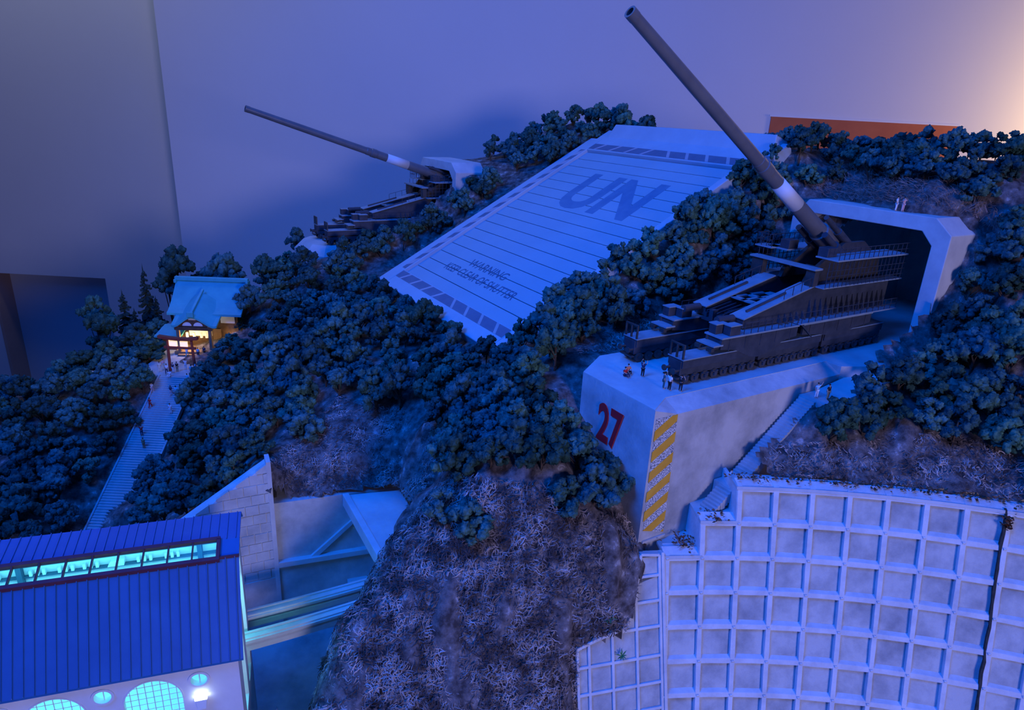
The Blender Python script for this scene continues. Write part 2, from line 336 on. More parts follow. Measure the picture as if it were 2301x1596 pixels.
def hole(x, y):
    x = np.asarray(x, float); y = np.asarray(y, float)
    h = inpoly(x, y, PLAT_F) | inpoly(x, y, PLAT2) | inpoly(x, y, SHUTP) | inpoly(x, y, PITP)
    R = np.hypot(x - GX, y - GY); th = np.arctan2(y - GY, x - GX)
    h |= (R < GR + 2.2) & (th < GT + GDT * 1.9) & (y > 0)
    h |= (R < GR - 1.6) & (th < GT + GDT * 0.05) & (y > 0)
    h |= inpoly(x, y, st_poly([(52, -50.3), (67, -50.3), (67.5, -45.0), (63.5, -42.5), (57, -41), (53, -46.0)]))
    h |= inpoly(x, y, st_poly([(60.3, -50.2), (92, -50.2), (92, -46.6), (80.6, -46.6), (80.6, -46.4), (77, -46.4), (77, -47.9), (66.6, -47.9), (66.6, -46.4), (60.3, -46.4)]))
    z = hgt(x.ravel(), y.ravel()).reshape(x.shape); q = np.stack([x - SG.o[0], y - SG.o[1], z - SG.o[2]], -1); u, v, w = q @ SG.x, q @ SG.y, q @ SG.z
    h |= inpoly(u, v, SG_POLY) & (w > -1.3) & (w < 20)
    return h
def build_terrain():
    st = 0.62
    xs = np.arange(-134, 134, st); ys = np.arange(28, 216, st)
    X, Y = np.meshgrid(xs, ys); Zh = hgt(X.ravel(), Y.ravel()).reshape(X.shape)
    gy, gx = np.gradient(Zh, st); steep = np.clip(np.hypot(gx, gy) / 1.4, 0, 1)
    nz = np.zeros(X.shape); nx = np.zeros(X.shape)
    for i in range(X.shape[0]):
        for j in range(X.shape[1]):
            p = Vector((X[i, j] * 0.16, Y[i, j] * 0.16, Zh[i, j] * 0.10))
            nz[i, j] = mnoise.fractal(p, 0.9, 2.1, 4)
    nr = np.zeros(X.shape)
    for i in range(X.shape[0]):
        for j in range(X.shape[1]):
            if steep[i, j] > 0.35: nr[i, j] = mnoise.fractal(Vector((X[i, j] * 0.30, Y[i, j] * 0.12, Zh[i, j] * 0.07 + 9)), 0.8, 2.2, 5)
    nz = nz + nr * np.clip((steep - 0.35) / 0.4, 0, 1) * 1.0
    amp = 0.25 + 1.0 * steep
    Z = Zh + nz * amp * 0.8
    gl = np.hypot(gx, gy) + 1e-6
    Xn = X - gx / gl * nz * steep * 0.9; Yn = Y - gy / gl * nz * steep * 0.9
    V = np.stack([Xn, Yn, Z + EYE], -1).reshape(-1, 3) * CM
    ny, nxn = X.shape
    I = np.arange(ny * nxn).reshape(ny, nxn)
    q = np.stack([I[:-1, :-1], I[:-1, 1:], I[1:, 1:], I[1:, :-1]], -1).reshape(-1, 4)
    cx = (X[:-1, :-1] + st / 2).ravel(); cy = (Y[:-1, :-1] + st / 2).ravel()
    q = q[~hole(cx, cy)]
    me = bpy.data.meshes.new('hillside'); me.vertices.add(len(V)); me.vertices.foreach_set('co', V.ravel())
    me.loops.add(len(q) * 4); me.loops.foreach_set('vertex_index', q.ravel().astype(np.int32))
    me.polygons.add(len(q)); me.polygons.foreach_set('loop_start', np.arange(0, len(q) * 4, 4, dtype=np.int32))
    me.update(calc_edges=True); me.validate()
    bm = bmesh.new(); bm.from_mesh(me); bmesh.ops.delete(bm, geom=[v for v in bm.verts if not v.link_faces], context='VERTS'); bm.to_mesh(me); bm.free()
    me.polygons.foreach_set('use_smooth', [True] * len(me.polygons)); me.materials.append(DIRT)
    o = bpy.data.objects.new('hillside', me); COL.objects.link(o)
    tag(o, 'brown earth hillside of the model with dry litter and a rocky spur', 'hillside', kind='structure')
    b = MB(); b.box(-134, 134, 8, 216, -80, -78.5); o = b.build('diorama_base', CONC); o['kind'] = 'structure'
    return o
build_terrain()

# ------------------------------------------------------------------ gun emplacements (platform + portal)
def portal(name, parent_label, s0, tc, s1, hw_in, hw_out, ztop, deck, label):
    """concrete portal frame with a dark tunnel behind it; front plane at s0"""
    r = empty(name, S(s0, tc, deck), label, 'bunker')
    ti, to = hw_in, hw_out
    outer = [(-to, deck - 3), (-to, ztop - 3.2), (-to + 2.6, ztop), (to - 2.6, ztop), (to, ztop - 2.2), (to, deck - 3)]
    inner = [(-ti, deck - 3), (-ti, ztop - 4.0), (-ti + 1.8, ztop - 2.1), (ti - 1.8, ztop - 2.1), (ti, ztop - 4.0), (ti, deck - 3)]
    b = MB(Fr(S(0, tc, 0), AX, BX, ZX))
    vs = []; n = 6
    for s in (s0, s1):
        vs += [(s, t, z) for t, z in outer] + [(s, t, z) for t, z in inner]
    fs = []
    for k in range(5):
        fs += [(k, k + 1, n + k + 1, n + k), (2 * n + k, 3 * n + k, 3 * n + k + 1, 2 * n + k + 1)]
        fs += [(k, 2 * n + k, 2 * n + k + 1, k + 1), (n + k, n + k + 1, 3 * n + k + 1, 3 * n + k)]
    fs += [(0, n, 3 * n, 2 * n), (5, 2 * n + 5, 3 * n + 5, n + 5)]
    b.add(vs, fs); b.build('portal_frame', CONC, r, bevel=0.12)
    b = MB(Fr(S(0, tc, 0), AX, BX, ZX)); e = 0.02
    tin = [(s_, t, z) for s_ in (s0 + 4.0, s1 + 26) for t, z in [(-ti + e, deck), (-ti + e, ztop - 4.0), (-ti + 1.8, ztop - 2.1 - e), (ti - 1.8, ztop - 2.1 - e), (ti - e, ztop - 4.0), (ti - e, deck)]]
    b.add(tin, [(k, k + 1, 7 + k, 6 + k) for k in range(5)] + [(5, 0, 6, 11), (6, 7, 8, 9, 10, 11)])
    b.build('tunnel_lining', CONC, r, fix=False)
    return r
def platform_27():
    r = empty('gun_platform', S(51, -58, -56), 'tall concrete gun platform with red number and striped corner', 'platform')
    b = MB(ST)
    b.prism([(50.6, -63.4), (50.9, -50.15), (54.6, -52.4), (85.5, -52.4), (85.5, -50.1), (90, -48.1), (101.5, -48.0), (101.5, -73.0), (101.4, -67.4), (56.4, -67.4)], -56, -31)
    def ring(s, ti, zi, to, zo): return [(s, ti, zi), (s, to, zo), (s, to, -56), (s, ti, -56)]
    b.loft([ring(50.9, -50.16, -31, -50.1, -31.02), ring(54.6, -52.41, -31, -50.1, -32.1), ring(85.5, -52.41, -31, -50.1, -32.1)])
    b.build('body', CONC_STAIN, r)
    MB(ST).prism([(50.62, -63.38), (50.92, -50.2), (54.6, -52.42), (85.5, -52.42), (85.5, -50.12), (90, -48.12), (101.4, -48.02), (118, -50.2), (118, -69.8), (101.45, -69.8), (101.4, -67.42), (56.4, -67.38)], -31, -30.93).build('deck_screed', CONC, r)
    # hazard panel on the side wall
    f = Fr(S(0, -50.07, 0), AX, ZX, BX)
    q = [(51.15, -32.1), (54.5, -32.1), (55.0, -48.4), (51.5, -47.2)]
    MB(f).prism(q, 0.0, 0.03).build('hazard_panel', SPECK, r)
    def lerp(y): k = (y + 32.1) / (-47.8 + 32.1); return 51.15 + 0.35 * k, 54.5 + 0.5 * k
    for k in range(7):
        z0 = -31.6 - k * 2.72; rise = 2.0; th = 1.36; b = 51.16 + 0.02 * k; c = 54.52 + 0.07 * k
        pts = []
        for x, z in ((b, z0 - rise - th), (c, z0 - th), (c, z0), (b, z0 - rise)): pts.append((x, z))
        lim = lambda x: -47.2 - (x - 51.5) * 0.34
        def clip(poly, inside, cut):
            out = []
            for a, d in zip(poly, poly[1:] + poly[:1]):
                ia, id_ = inside(a), inside(d)
                if ia: out.append(a)
                if ia != id_:
                    lo, hi = 0.0, 1.0
                    for _ in range(30):
                        m_ = (lo + hi) / 2; q_ = (a[0] + (d[0] - a[0]) * m_, a[1] + (d[1] - a[1]) * m_)
                        if inside(q_) == ia: lo = m_
                        else: hi = m_
                    out.append(q_)
            return out
        pts = clip(pts, lambda q_: q_[1] <= -32.1, 0); pts = clip(pts, lambda q_: q_[1] >= lim(q_[0]), 0) if len(pts) > 2 else pts
        if len(pts) > 2: MB(f).prism(pts, 0.03, 0.06).build('stripe', YEL, r)
    MB(f).box(51.5, 55.2, -49.0, -48.7, 0, 0.2).build('ledge', CONC, r)
    text_obj('number', '27', Fr(S(50.62, -57.35, -36.4), BX, ZX, -AX), 7.0, RED, r, sx=0.66, off=0.17, ext=0.04)
    return r
platform_27()
portal('bunker_portal', '', 101.3, -61.0, 109, 10.6, 13.0, -11.0, -31, 'wide concrete bunker portal around the raised gun above the striped platform')
def platform_2():
    r = empty('gun_platform', S(40, -159, -40), 'pale concrete gun platform half hidden by trees left of the shutter', 'platform')
    b = MB(ST); b.prism([(42, -168), (39, -164.5), (39, -155), (42.5, -151.5), (76, -151.5), (76, -168)], -41, -33.2)
    b.loft([[(42, -168, -33.2), (39, -164.5, -33.2), (39, -155, -33.2), (42.5, -151.5, -33.2), (76, -151.5, -33.2), (76, -168, -33.2)],
            [(43.5, -166.5, -31), (41.2, -164, -31), (41.2, -156, -31), (43.5, -153.2, -31), (76, -153.2, -31), (76, -166.5, -31)]])
    b.build('body', CONC, r)
    return r
platform_2()
portal('bunker_portal', '', 74, -159, 82, 9.0, 11.0, -11.9, -31, 'concrete bunker portal with a low gun barrel left of the shutter')

# ------------------------------------------------------------------ shutter on the slope
def build_shutter():
    r = empty('armoured_shutter', SH((0, 0, -1.5)), 'huge sloping slatted shutter with large grey letters on the hillside', 'shutter')
    L, Wd = 51.6, 22.2; n = 17; w = L / n
    sl = None
    for k in range(n):
        b = MB(SH)
        if sl is None:
            b.box(0.06, w - 0.10, -Wd, Wd, -1.4, -0.75); sl = b.build('slat', SHUT, r, bevel=0.04); 
        else:
            d = SH.x * (w * k); copy_part(sl, r, d)
    MB(SH).box(-0.5, L + 0.5, -Wd - 0.5, Wd + 0.5, -2.2, -1.45).build('backing', STEEL2, r)
    o = 26.4
    for nm, a in (('frame_side', (-5, 56.5, -o, -Wd)), ('frame_side', (-5, 56.5, Wd, 23.8)), ('frame_bottom', (-5.2, 0, -Wd, Wd)), ('frame_top', (L, 56.5, -Wd, Wd))):
        MB(SH).box(a[0], a[1], a[2], a[3], -3.6, 0).build(nm, SHUT_FRAME, r, bevel=0.15)
    # striped bands: dark strip with light bars leaning away from the middle
    for u0, u1 in ((-2.3, -0.25), (L + 0.35, L + 2.6)):
        band = MB(SH).box(u0, u1, -Wd + 0.2, Wd - 0.2, 0.0, 0.03).build('stripe_band', BAND_DARK, r)
        for k in range(8):
            c = (k - 3.5) * 5.2; s = -1 if c < 0 else 1; c += s * 0.6; ln = 0.9 * s
            MB(SH).prism([(u0, c - 0.4 + ln), (u1, c - 0.4 - ln), (u1, c + 0.4 - ln), (u0, c + 0.4 + ln)], 0.03, 0.05).build('light_bar', BAND_LIGHT, band)
    side = MB(SH).box(0.3, L - 0.3, -Wd - 1.7, -Wd - 0.25, 0.0, 0.03).build('stripe_band', BAND_DARK, r)
    for k in range(12):
        c = 2.2 + k * 4.25
        MB(SH).prism([(c - 0.9, -Wd - 1.7), (c + 0.2, -Wd - 0.25), (c + 2.2, -Wd - 0.25), (c + 1.1, -Wd - 1.7)], 0.03, 0.05).build('light_bar', BAND_LIGHT, side)
    def lay(u, t): return Fr(SH((u, t, -0.745)), BX, SH.x, SH.z)
    text_obj('letters', 'UN', lay(37.0, 1.5), 17.0, LETTER_FAINT, r, sx=0.95, off=0.55, ext=0.012)
    text_obj('letters', 'WARNING', lay(9.2, -1.5), 2.9, LETTER, r, off=0.03, ext=0.012)
    text_obj('letters', 'KEEP CLEAR OF SHUTTER', lay(6.1, -0.5), 2.9, LETTER, r, off=0.03, sx=0.80, ext=0.012)
    # concrete parapet behind the top edge
    MB(ST).add([(103.6, -129.5, -5), (103.6, -82, -5), (108, -82, -5), (108, -129.5, -5), (105.0, -128, -1.3), (105.0, -83, -1.3), (108, -83, -1.3), (108, -128, -1.3)],
               [(3, 2, 1, 0), (4, 5, 6, 7), (0, 1, 5, 4), (1, 2, 6, 5), (2, 3, 7, 6), (3, 0, 4, 7)]).build('parapet', SHUT_FRAME, r, bevel=0.15)
    MB(SH).box(56.5, 61, -25, 26, -3.0, -0.35).build('top_apron', SHUT_FRAME, r)
build_shutter()

# ------------------------------------------------------------------ grid retaining wall
def build_grid():
    r = empty('grid_retaining_wall', cone(5, 8.5), 'curved concrete retaining wall of square recessed cells below the stairs', 'retaining wall')
    NR, NC = 9, 15
    def first(row): return max(0, 2 - row)
    hw = 0.36
    def patch(c0, c1, r0, r1, o_in, o_out, nc=3, nr=1, cone=cone):
        b = MB(); vs = []; fs = []
        for o in (o_in, o_out):
            for i in range(nr + 1):
                for j in range(nc + 1): vs.append(cone(c0 + (c1 - c0) * j / nc, r0 + (r1 - r0) * i / nr, o))
        m = (nc + 1) * (nr + 1); w = nc + 1
        for i in range(nr):
            for j in range(nc):
                a = i * w + j; fs += [(a, a + 1, a + w + 1, a + w), (m + a, m + a + w, m + a + w + 1, m + a + 1)]
        for j in range(nc):
            fs += [(j, m + j, m + j + 1, j + 1), (nr * w + j, nr * w + j + 1, m + nr * w + j + 1, m + nr * w + j)]
        for i in range(nr):
            fs += [(i * w, (i + 1) * w, m + (i + 1) * w, m + i * w), (i * w + nc, m + i * w + nc, m + (i + 1) * w + nc, (i + 1) * w + nc)]
        b.add(vs, fs); return b
    dc, dr = hw / 4.4, hw / 4.2
    rr = random.Random(3)
    for row in range(NR):
        for c in range(first(row), NC):
            j = lambda a: rr.uniform(-a, a)
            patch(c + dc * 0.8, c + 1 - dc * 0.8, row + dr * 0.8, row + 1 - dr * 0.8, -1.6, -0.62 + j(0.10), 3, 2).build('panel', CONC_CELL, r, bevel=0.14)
    for c in range(0, NC + 1):
        r0 = max(0, 2 - c) if c < 2 else 0
        gap = 0.06 if c == 9 else 0
        # rib, wavy by a hair like hand-made concrete
        b = MB(); rings = []
        for k in range(0, (NR - r0) * 3 + 1):
            row = r0 + k / 3 - (dr if k == 0 else 0); w = dc * rr.uniform(0.92, 1.1)
            rings.append([cone(c - w, row, -1.4), cone(c + w, row, -1.4), cone(c + w * 0.86, row, 0.0), cone(c - w * 0.86, row, 0.0)])
        b.loft(rings); b.build('rib', CONC_RIB, r, bevel=0.05)
    for row in range(0, NR + 1):
        c0 = max(0, 2 - row)
        b = MB(); rings = []
        for k in range(0, (NC - c0) * 3 + 1):
            c = c0 + k / 3; w = dr * rr.uniform(0.92, 1.1)
            rings.append([cone(c, row - w, -1.4), cone(c, row + w, -1.4), cone(c, row + w * 0.86, -0.04), cone(c, row - w * 0.86, -0.04)])
        b.loft(rings); b.build('rib', CONC_RIB, r, bevel=0.05)
    for row in range(1, NR):
        for c in range(max(0, 2 - row), NC):
            if row < 2 and c < 2: continue
            P = cone(c, row, 0.0); n = cone(c, row, 1.0) - cone(c, row, 0.0); n /= np.linalg.norm(n)
            x = cone(c + 0.01, row) - cone(c, row); x /= np.linalg.norm(x); y = np.cross(n, x)
            MB(Fr(P, x, y, n)).loft([[(-.2, -.2, 0), (.2, -.2, 0), (.2, .2, 0), (-.2, .2, 0)], [(-.12, -.12, .12), (.12, -.12, .12), (.12, .12, .12), (-.12, .12, .12)]]).build('anchor_plate', CONC_RIB, r)
    # back slab and dark expansion joint
    patch(0, 2, 2, NR, -2.2, -1.5, 3, 3).build('backing', CONC_RIB, r); patch(2, NC, 0, NR, -2.2, -1.5, 16, 4).build('backing', CONC_RIB, r)
    rings = []
    for k in range(28):
        row = -0.1 + k / 3; c = 8.91 + rr.uniform(-0.03, 0.02); w = 0.010 + rr.uniform(0, 0.03)
        rings.append([cone(c - w, row, -0.3), cone(c + w, row, -0.3), cone(c + w, row, 0.06), cone(c - w, row, 0.06)])
    MB().loft(rings).build('expansion_joint', JOINT, r)
    # top copings stepping down to the platform
    patch(1.9, NC, -0.09, 0.0, -3.0, 0.05, 24, 1, coneh).build('coping', CONC, r)
    for c0, row in ((1, 1), (0, 2)):
        patch(c0 - dc, c0 + 1, row - 0.09, row, -5.5, 0.05, 4, 1, coneh).build('coping', CONC, r)
        patch(c0 + 1 - dc, c0 + 1 - dc + 0.1, row - 1, row, -5.5, -0.1, 1, 1, coneh).build('step_side', CONC_RIB, r)
    return r
build_grid()
def build_small_grid():
    f = SG; n = SG.z
    r = empty('small_grid_panel', f((5, -20, 0)), 'narrow concrete grid panel of small cells between the rocky spur and the big grid wall', 'retaining wall')
    def q(x, y): return f.inv(px_pl(x, y, f.o, n))[:2]
    us = [q(1487, 1473)[0], q(1433, 1473)[0], q(1378, 1480)[0], q(1325, 1490)[0], q(1299, 1496)[0]]
    vs = [q(1480, 1248)[1], q(1480, 1293)[1], q(1480, 1350)[1], q(1480, 1408)[1], q(1480, 1474)[1], q(1480, 1534)[1], q(1480, 1592)[1]]
    vs += [vs[-1] - 4, vs[-1] - 8]
    edge = SG_EDGE
    def top(u):   # v of the sloping top edge at u
        for a, b in zip(edge[:-1], edge[1:]):
            if (a[0] - u) * (b[0] - u) <= 0 and abs(a[0] - b[0]) > 1e-6: return a[1] + (b[1] - a[1]) * (u - a[0]) / (b[0] - a[0])
        return vs[0] if u < edge[0][0] else edge[-1][1]
    def left(v):  # u of the edge at v
        for a, b in zip(edge[:-1], edge[1:]):
            if (a[1] - v) * (b[1] - v) <= 0 and abs(a[1] - b[1]) > 1e-6: return a[0] + (b[0] - a[0]) * (v - a[1]) / (b[1] - a[1])
        return us[-1] if v < edge[-1][1] else edge[0][0]
    hw = 0.17
    for i in range(4):
        u0, u1 = us[i] + hw, us[i + 1] - hw
        for j in range(len(vs) - 1):
            v1, v0 = vs[j] - hw, vs[j + 1] + hw
            a, b = min(v1, top(u0) - hw), min(v1, top(u1) - hw)
            if a <= v0 + 0.1 and b <= v0 + 0.1: continue
            if b <= v0 + 0.1:
                ul = left(v0); ua = left(min(v1, vs[j])); pl = [(u0, v0), (min(ul, u1), v0), (max(min(ua, u1), u0 + 0.05), a), (u0, a)]
            else: pl = [(u0, v0), (u1, v0), (u1, b), (u0, a)]
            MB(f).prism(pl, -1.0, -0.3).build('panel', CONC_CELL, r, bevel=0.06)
    for u in us:
        t = vs[0] if u < edge[0][0] else top(u)
        MB(f).box(u - hw, u + hw, vs[-1], t, -0.9, 0.0).build('rib', CONC_RIB, r, bevel=0.05)
    MB(f).box(us[0] - 0.62, us[0] - 0.22, vs[-1], vs[0] + 0.3, -0.9, 0.1).build('rib', CONC_RIB, r, bevel=0.05)
    for v in vs[1:-1]: MB(f).box(us[0], min(left(v), us[-1]), v - hw, v + hw, -0.9, -0.02).build('rib', CONC_RIB, r, bevel=0.05)
    for a, b in zip([np.array((us[0], vs[0]))] + edge[:-1], edge):
        a = np.array(a); b = np.array(b); d = (b - a) / np.linalg.norm(b - a); w = np.array([-d[1], d[0]]) * hw
        MB(f).prism([a - w, b - w, b + w, a + w], -0.9, 0.05).build('edge_rib', CONC_RIB, r, bevel=0.05)
    MB(f).prism([(us[0] - 0.6, vs[-1]), (us[-1], vs[-1]), tuple(edge[-1]), tuple(edge[2]), tuple(edge[0]), (us[0] - 0.6, vs[0])], -1.6, -0.9).build('backing', CONC_RIB, r)
    # foot block of the platform above the panel
    return r
build_small_grid()

# ------------------------------------------------------------------ railway guns
def build_gun(s0, t0, deck, elev, label, parts_left=True):
    f = Fr(S(s0, t0, deck), AX, BX, ZX)
    r = empty('railway_gun', f((-12, 0, 0)), label, 'gun')
    wheel = None
    for sd in (-1, 1):
        y0, y1 = (3.0, 5.6) if sd > 0 else (-5.6, -3.0); yo = y1 if sd > 0 else y0
        for k, (a, c) in enumerate(((-35.5, -21.6), (-21.0, -8.0), (-7.4, 7.0))):
            b = MB(f); b.box(a, c, y0 + 0.25, y1 - 0.25, 1.2, 3.1); b.box(a + 0.1, c - 0.1, y0, y1, 2.2, 3.3)
            tr = b.build('bogie', STEEL2, r, bevel=0.05)
            MB(f).box(a, c, y0 - 0.08, y1 + 0.08, 3.3, 3.42).build('deck_plate', PLATE, tr)
            nw = 8
            for j in range(nw):
                xw = a + 0.9 + j * (c - a - 1.8) / (nw - 1)
                if wheel is None:
                    w = MB(f); w.cyl((xw, y0 + 0.1, 0.72), (xw, y0 + 0.45, 0.72), 0.66, n=14); w.cyl((xw, y1 - 0.45, 0.72), (xw, y1 - 0.1, 0.72), 0.66, n=14)
                    w.cyl((xw, y0 + 0.3, 0.72), (xw, y1 - 0.3, 0.72), 0.16, n=8); w.cyl((xw, y0 - 0.05, 0.72), (xw, y1 + 0.05, 0.72), 0.2, n=8)
                    wheel = w.build('wheel_set', STEEL, tr); wx, wy = xw, y0
                else: copy_part(wheel, tr, f.x * (xw - wx) + f.y * (y0 - wy))
            for j in range(nw):  # axle boxes and springs on the outer side
                xw = a + 0.9 + j * (c - a - 1.8) / (nw - 1)
                b2 = MB(f); b2.box(xw - 0.22, xw + 0.22, yo - 0.12, yo + 0.16, 0.5, 1.0); b2.bar((xw - 0.5, yo, 1.15), (xw, yo, 1.0), 0.16); b2.bar((xw, yo, 1.0), (xw + 0.5, yo, 1.15), 0.16)
                b2.build('axle_box', STEEL2, tr)
            if k == 0:
                e = MB(f)
                for yy in (y0 + 0.2, (y0 + y1) / 2, y1 - 0.2): e.bar((a + 0.15, yy, 3.4), (a + 0.15, yy, 5.2), 0.22)
                e.bar((a + 0.15, y0 + 0.1, 5.2), (a + 0.15, y1 - 0.1, 5.2), 0.2); e.build('end_railing', STEEL, tr)
                g = MB(f)
                for yy in (y0 + 0.5, y1 - 0.5): g.cyl((a - 0.9, yy, 1.9), (a, yy, 1.9), 0.16, n=10); g.cyl((a - 1.0, yy, 1.9), (a - 0.85, yy, 1.9), 0.4, n=12)
                g.box(a - 0.7, a, (y0 + y1) / 2 - 0.2, (y0 + y1) / 2 + 0.2, 1.5, 1.85); g.box(a - 0.6, a - 0.1, y0 + 0.1, y1 - 0.1, 0.9, 1.1); g.build('buffer', STEEL, tr)
        # upper bridge beam with a rounded belly
        for a, c in ((-29.2, -14.2), (-13.0, 3.0)):
            pl = [(a, 5.3), (a, 3.9), (a + 2.0, 3.7)] + [(a + 2.0 + (c - a - 4.0) * q, 3.7 - 1.75 * math.sin(math.pi * q) ** 1.5 * (1 if a < -20 else 0.4)) for q in np.linspace(0.1, 0.9, 9)] + [(c - 2.0, 3.7), (c, 3.9), (c, 5.3)]
            b = MB(f); b.prism(pl, yo - 0.2 * sd, yo + 0.12 * sd, ax=1); b.prism(pl, (y0 if sd > 0 else y1) - 0.0, (y0 if sd > 0 else y1) + 0.25 * sd, ax=1)
            b.box(a + 0.2, c - 0.2, y0 + 0.2, y1 - 0.2, 3.9, 5.2)
            bb = b.build('bridge_beam', STEEL2, r)
            MB(f).box(a - 0.1, c + 0.1, y0 - 0.2, y1 + 0.25, 5.3, 5.5).build('deck_plate', PLATE, bb)
            for j in range(5):
                x = a + 1.5 + j * (c - a - 3) / 4; MB(f).box(x - 0.06, x + 0.06, yo + 0.12 * sd - 0.03, yo + 0.12 * sd + 0.06, 3.6, 5.2).build('rib', STEEL2, bb)
        a = -29.2
        MB(f).box(a - 1.4, a + 0.3, y0 - 0.2, y1 + 0.2, 4.4, 4.6).build('front_step', PLATE, r)
        e = MB(f)
        for yy in (y0 + 0.3, y1 - 0.3): e.box(a - 1.7, a - 1.2, yy - 0.45, yy + 0.45, 3.8, 4.3); e.bar((a - 1.4, yy, 4.0), (a, yy, 4.2), 0.3)
        e.build('draw_gear', STEEL, r)
        for bx, by in ((a + 0.3, y0 + 0.05), (a + 1.5, y0 + 1.4)):
            bo = MB(f).box(bx, bx + 1.9, by, by + 1.2, 5.5, 6.75).build('equipment_box', STEEL2, r, bevel=0.05)
            MB(f).box(bx - 0.08, bx + 1.98, by - 0.08, by + 1.28, 6.75, 6.88).build('box_lid', PLATE, bo)
        MB(f).cyl((a + 1.6, (y0 + y1) / 2 - 1.3 * sd, 6.9), (a + 4.6, (y0 + y1) / 2 - 1.3 * sd, 6.9), 0.5, n=14).build('air_tank', STEEL2, r, smooth=False)
        rl = MB(f)
        for x in np.arange(a + 4, -14, 1.35): rl.bar((x, yo + 0.1 * sd, 5.5), (x, yo + 0.1 * sd, 7.0), 0.075)
        for z in (6.2, 7.0): rl.bar((a + 4, yo + 0.1 * sd, z), (-14.4, yo + 0.1 * sd, z), 0.075)
        rl.build('railing', STEEL2, r)
        # main girder with its sloping nose
        g0, g1 = (2.3, 4.3) if sd > 0 else (-4.3, -2.3)
        pl = [(-24, 5.7), (-24, 6.9), (-10.5, 10.2), (8, 10.2), (8, 5.7)]
        gd = MB(f).prism(pl, g0, g1, ax=1).build('main_girder', STEEL2, r, bevel=0.06)
        go = g1 if sd > 0 else g0
        MB(f).add([(-24.2, g0 - 0.25, 6.95), (-24.2, g1 + 0.25, 6.95), (-10.5, g1 + 0.25, 10.28), (-10.5, g0 - 0.25, 10.28), (-24.2, g0 - 0.25, 7.1), (-24.2, g1 + 0.25, 7.1), (-10.5, g1 + 0.25, 10.43), (-10.5, g0 - 0.25, 10.43)],
                  [(3, 2, 1, 0), (4, 5, 6, 7), (0, 1, 5, 4), (1, 2, 6, 5), (2, 3, 7, 6), (3, 0, 4, 7)]).build('flange_plate', PLATE, gd)
        MB(f).bar((-22.5, (g0 + g1) / 2, 7.65), (-15, (g0 + g1) / 2, 9.5), 0.28).build('rod', STEEL2, gd)
        for x in np.arange(-17, 8, 1.25):
            zt = 8.3 if x > -12 else 6.9; MB(f).prism([(go, 5.8), (go + 0.75 * sd, 5.8), (go + 0.12 * sd, zt), (go, zt)], x - 0.12, x + 0.12, ax=0).build('bracket', STEEL2, gd)
        w0, w1 = sorted((go, go + 1.9 * sd))
        MB(f).box(-14.4, 8.5, w0, w1, 5.6, 5.78).build('walkway', PLATE, r)
        rl = MB(f)
        for x in np.arange(-14.2, 8.4, 1.5): rl.bar((x, go + 1.8 * sd, 5.7), (x, go + 1.8 * sd, 7.3), 0.075)
        for z in (6.5, 7.3): rl.bar((-14.2, go + 1.8 * sd, z), (8.4, go + 1.8 * sd, z), 0.075)
        rl.bar((-14.2, go + 1.8 * sd, 5.7), (-11.0, go + 1.6 * sd, 3.4), 0.12); rl.build('railing', STEEL2, r)
        nose = MB(f)
        for x in np.arange(-16.5, -9.5, 1.7):
            z = 7.1 + (x + 24.2) * 0.243; nose.bar((x, go, z), (x, go, z + 1.3), 0.07)
        nose.bar((-16.5, go, 10.25), (-9.9, go, 11.85), 0.07); nose.build('nose_railing', STEEL2, r)
        # upper works: walkways, cage, cheeks
        MB(f).box(-10.5, 8.5, w0, w1 - 0.3 if sd > 0 else w1, 10.2, 10.38).build('walkway', PLATE, r)
        cg = MB(f); yy = go + 1.6 * sd
        for x in np.arange(-10.3, 8.4, 0.95): cg.bar((x, yy, 10.3), (x, yy, 13.9), 0.075)
        for z in (11.1, 11.9, 12.7): cg.bar((-10.3, yy, z), (8.4, yy, z), 0.075)
        cg.build('cage_railing', STEEL2, r)
        v0, v1 = sorted((2.4 * sd, 6.0 * sd))
        MB(f).box(-8.6, 8.5, v0, v1, 13.9, 14.1).build('walkway', PLATE, r)
        rl = MB(f)
        for x in np.arange(-8.4, 8.4, 1.15): rl.bar((x, 5.9 * sd, 14), (x, 5.9 * sd, 15.7), 0.075)
        for z in (14.85, 15.7): rl.bar((-8.4, 5.9 * sd, z), (8.4, 5.9 * sd, z), 0.075)
        rl.build('railing', STEEL2, r)
        ck = [(-9.8, 10.2), (-9.2, 11.4), (-2.2, 15.6), (2.6, 15.6), (7.5, 12.5), (8, 10.2)]
        MB(f).prism(ck, 1.75 * sd, 2.4 * sd, ax=1).build('cradle_cheek', STEEL, r, bevel=0.05)
        MB(f).box(-8.3, -6.2, 3.2 * sd - 0.8, 3.2 * sd + 0.8, 14.1, 15.4).build('control_cabinet', STEEL2, r, bevel=0.06)
        MB(f).cyl((-8.6, 1.2 * sd, 12.2), (-8.6, 3.2 * sd, 12.2), 0.5, n=14).build('winch_drum', STEEL2, r)
    # cross members
    MB(f).box(-11.6, -9.9, -6.4, 4.8, 12.6, 12.85).build('front_walkway', PLATE, r)
    MB(f).box(-11.2, -10.2, -6.2, -4.2, 10.3, 12.6).build('walkway_pillar', STEEL, r); MB(f).box(-11.2, -10.2, 3.2, 4.6, 10.3, 12.6).build('walkway_pillar', STEEL, r)
    lp = MB(f).box(-9.6, -7.0, -7.4, -4.4, 13.9, 14.1).build('look_out', PLATE, r)
    b = MB(f)
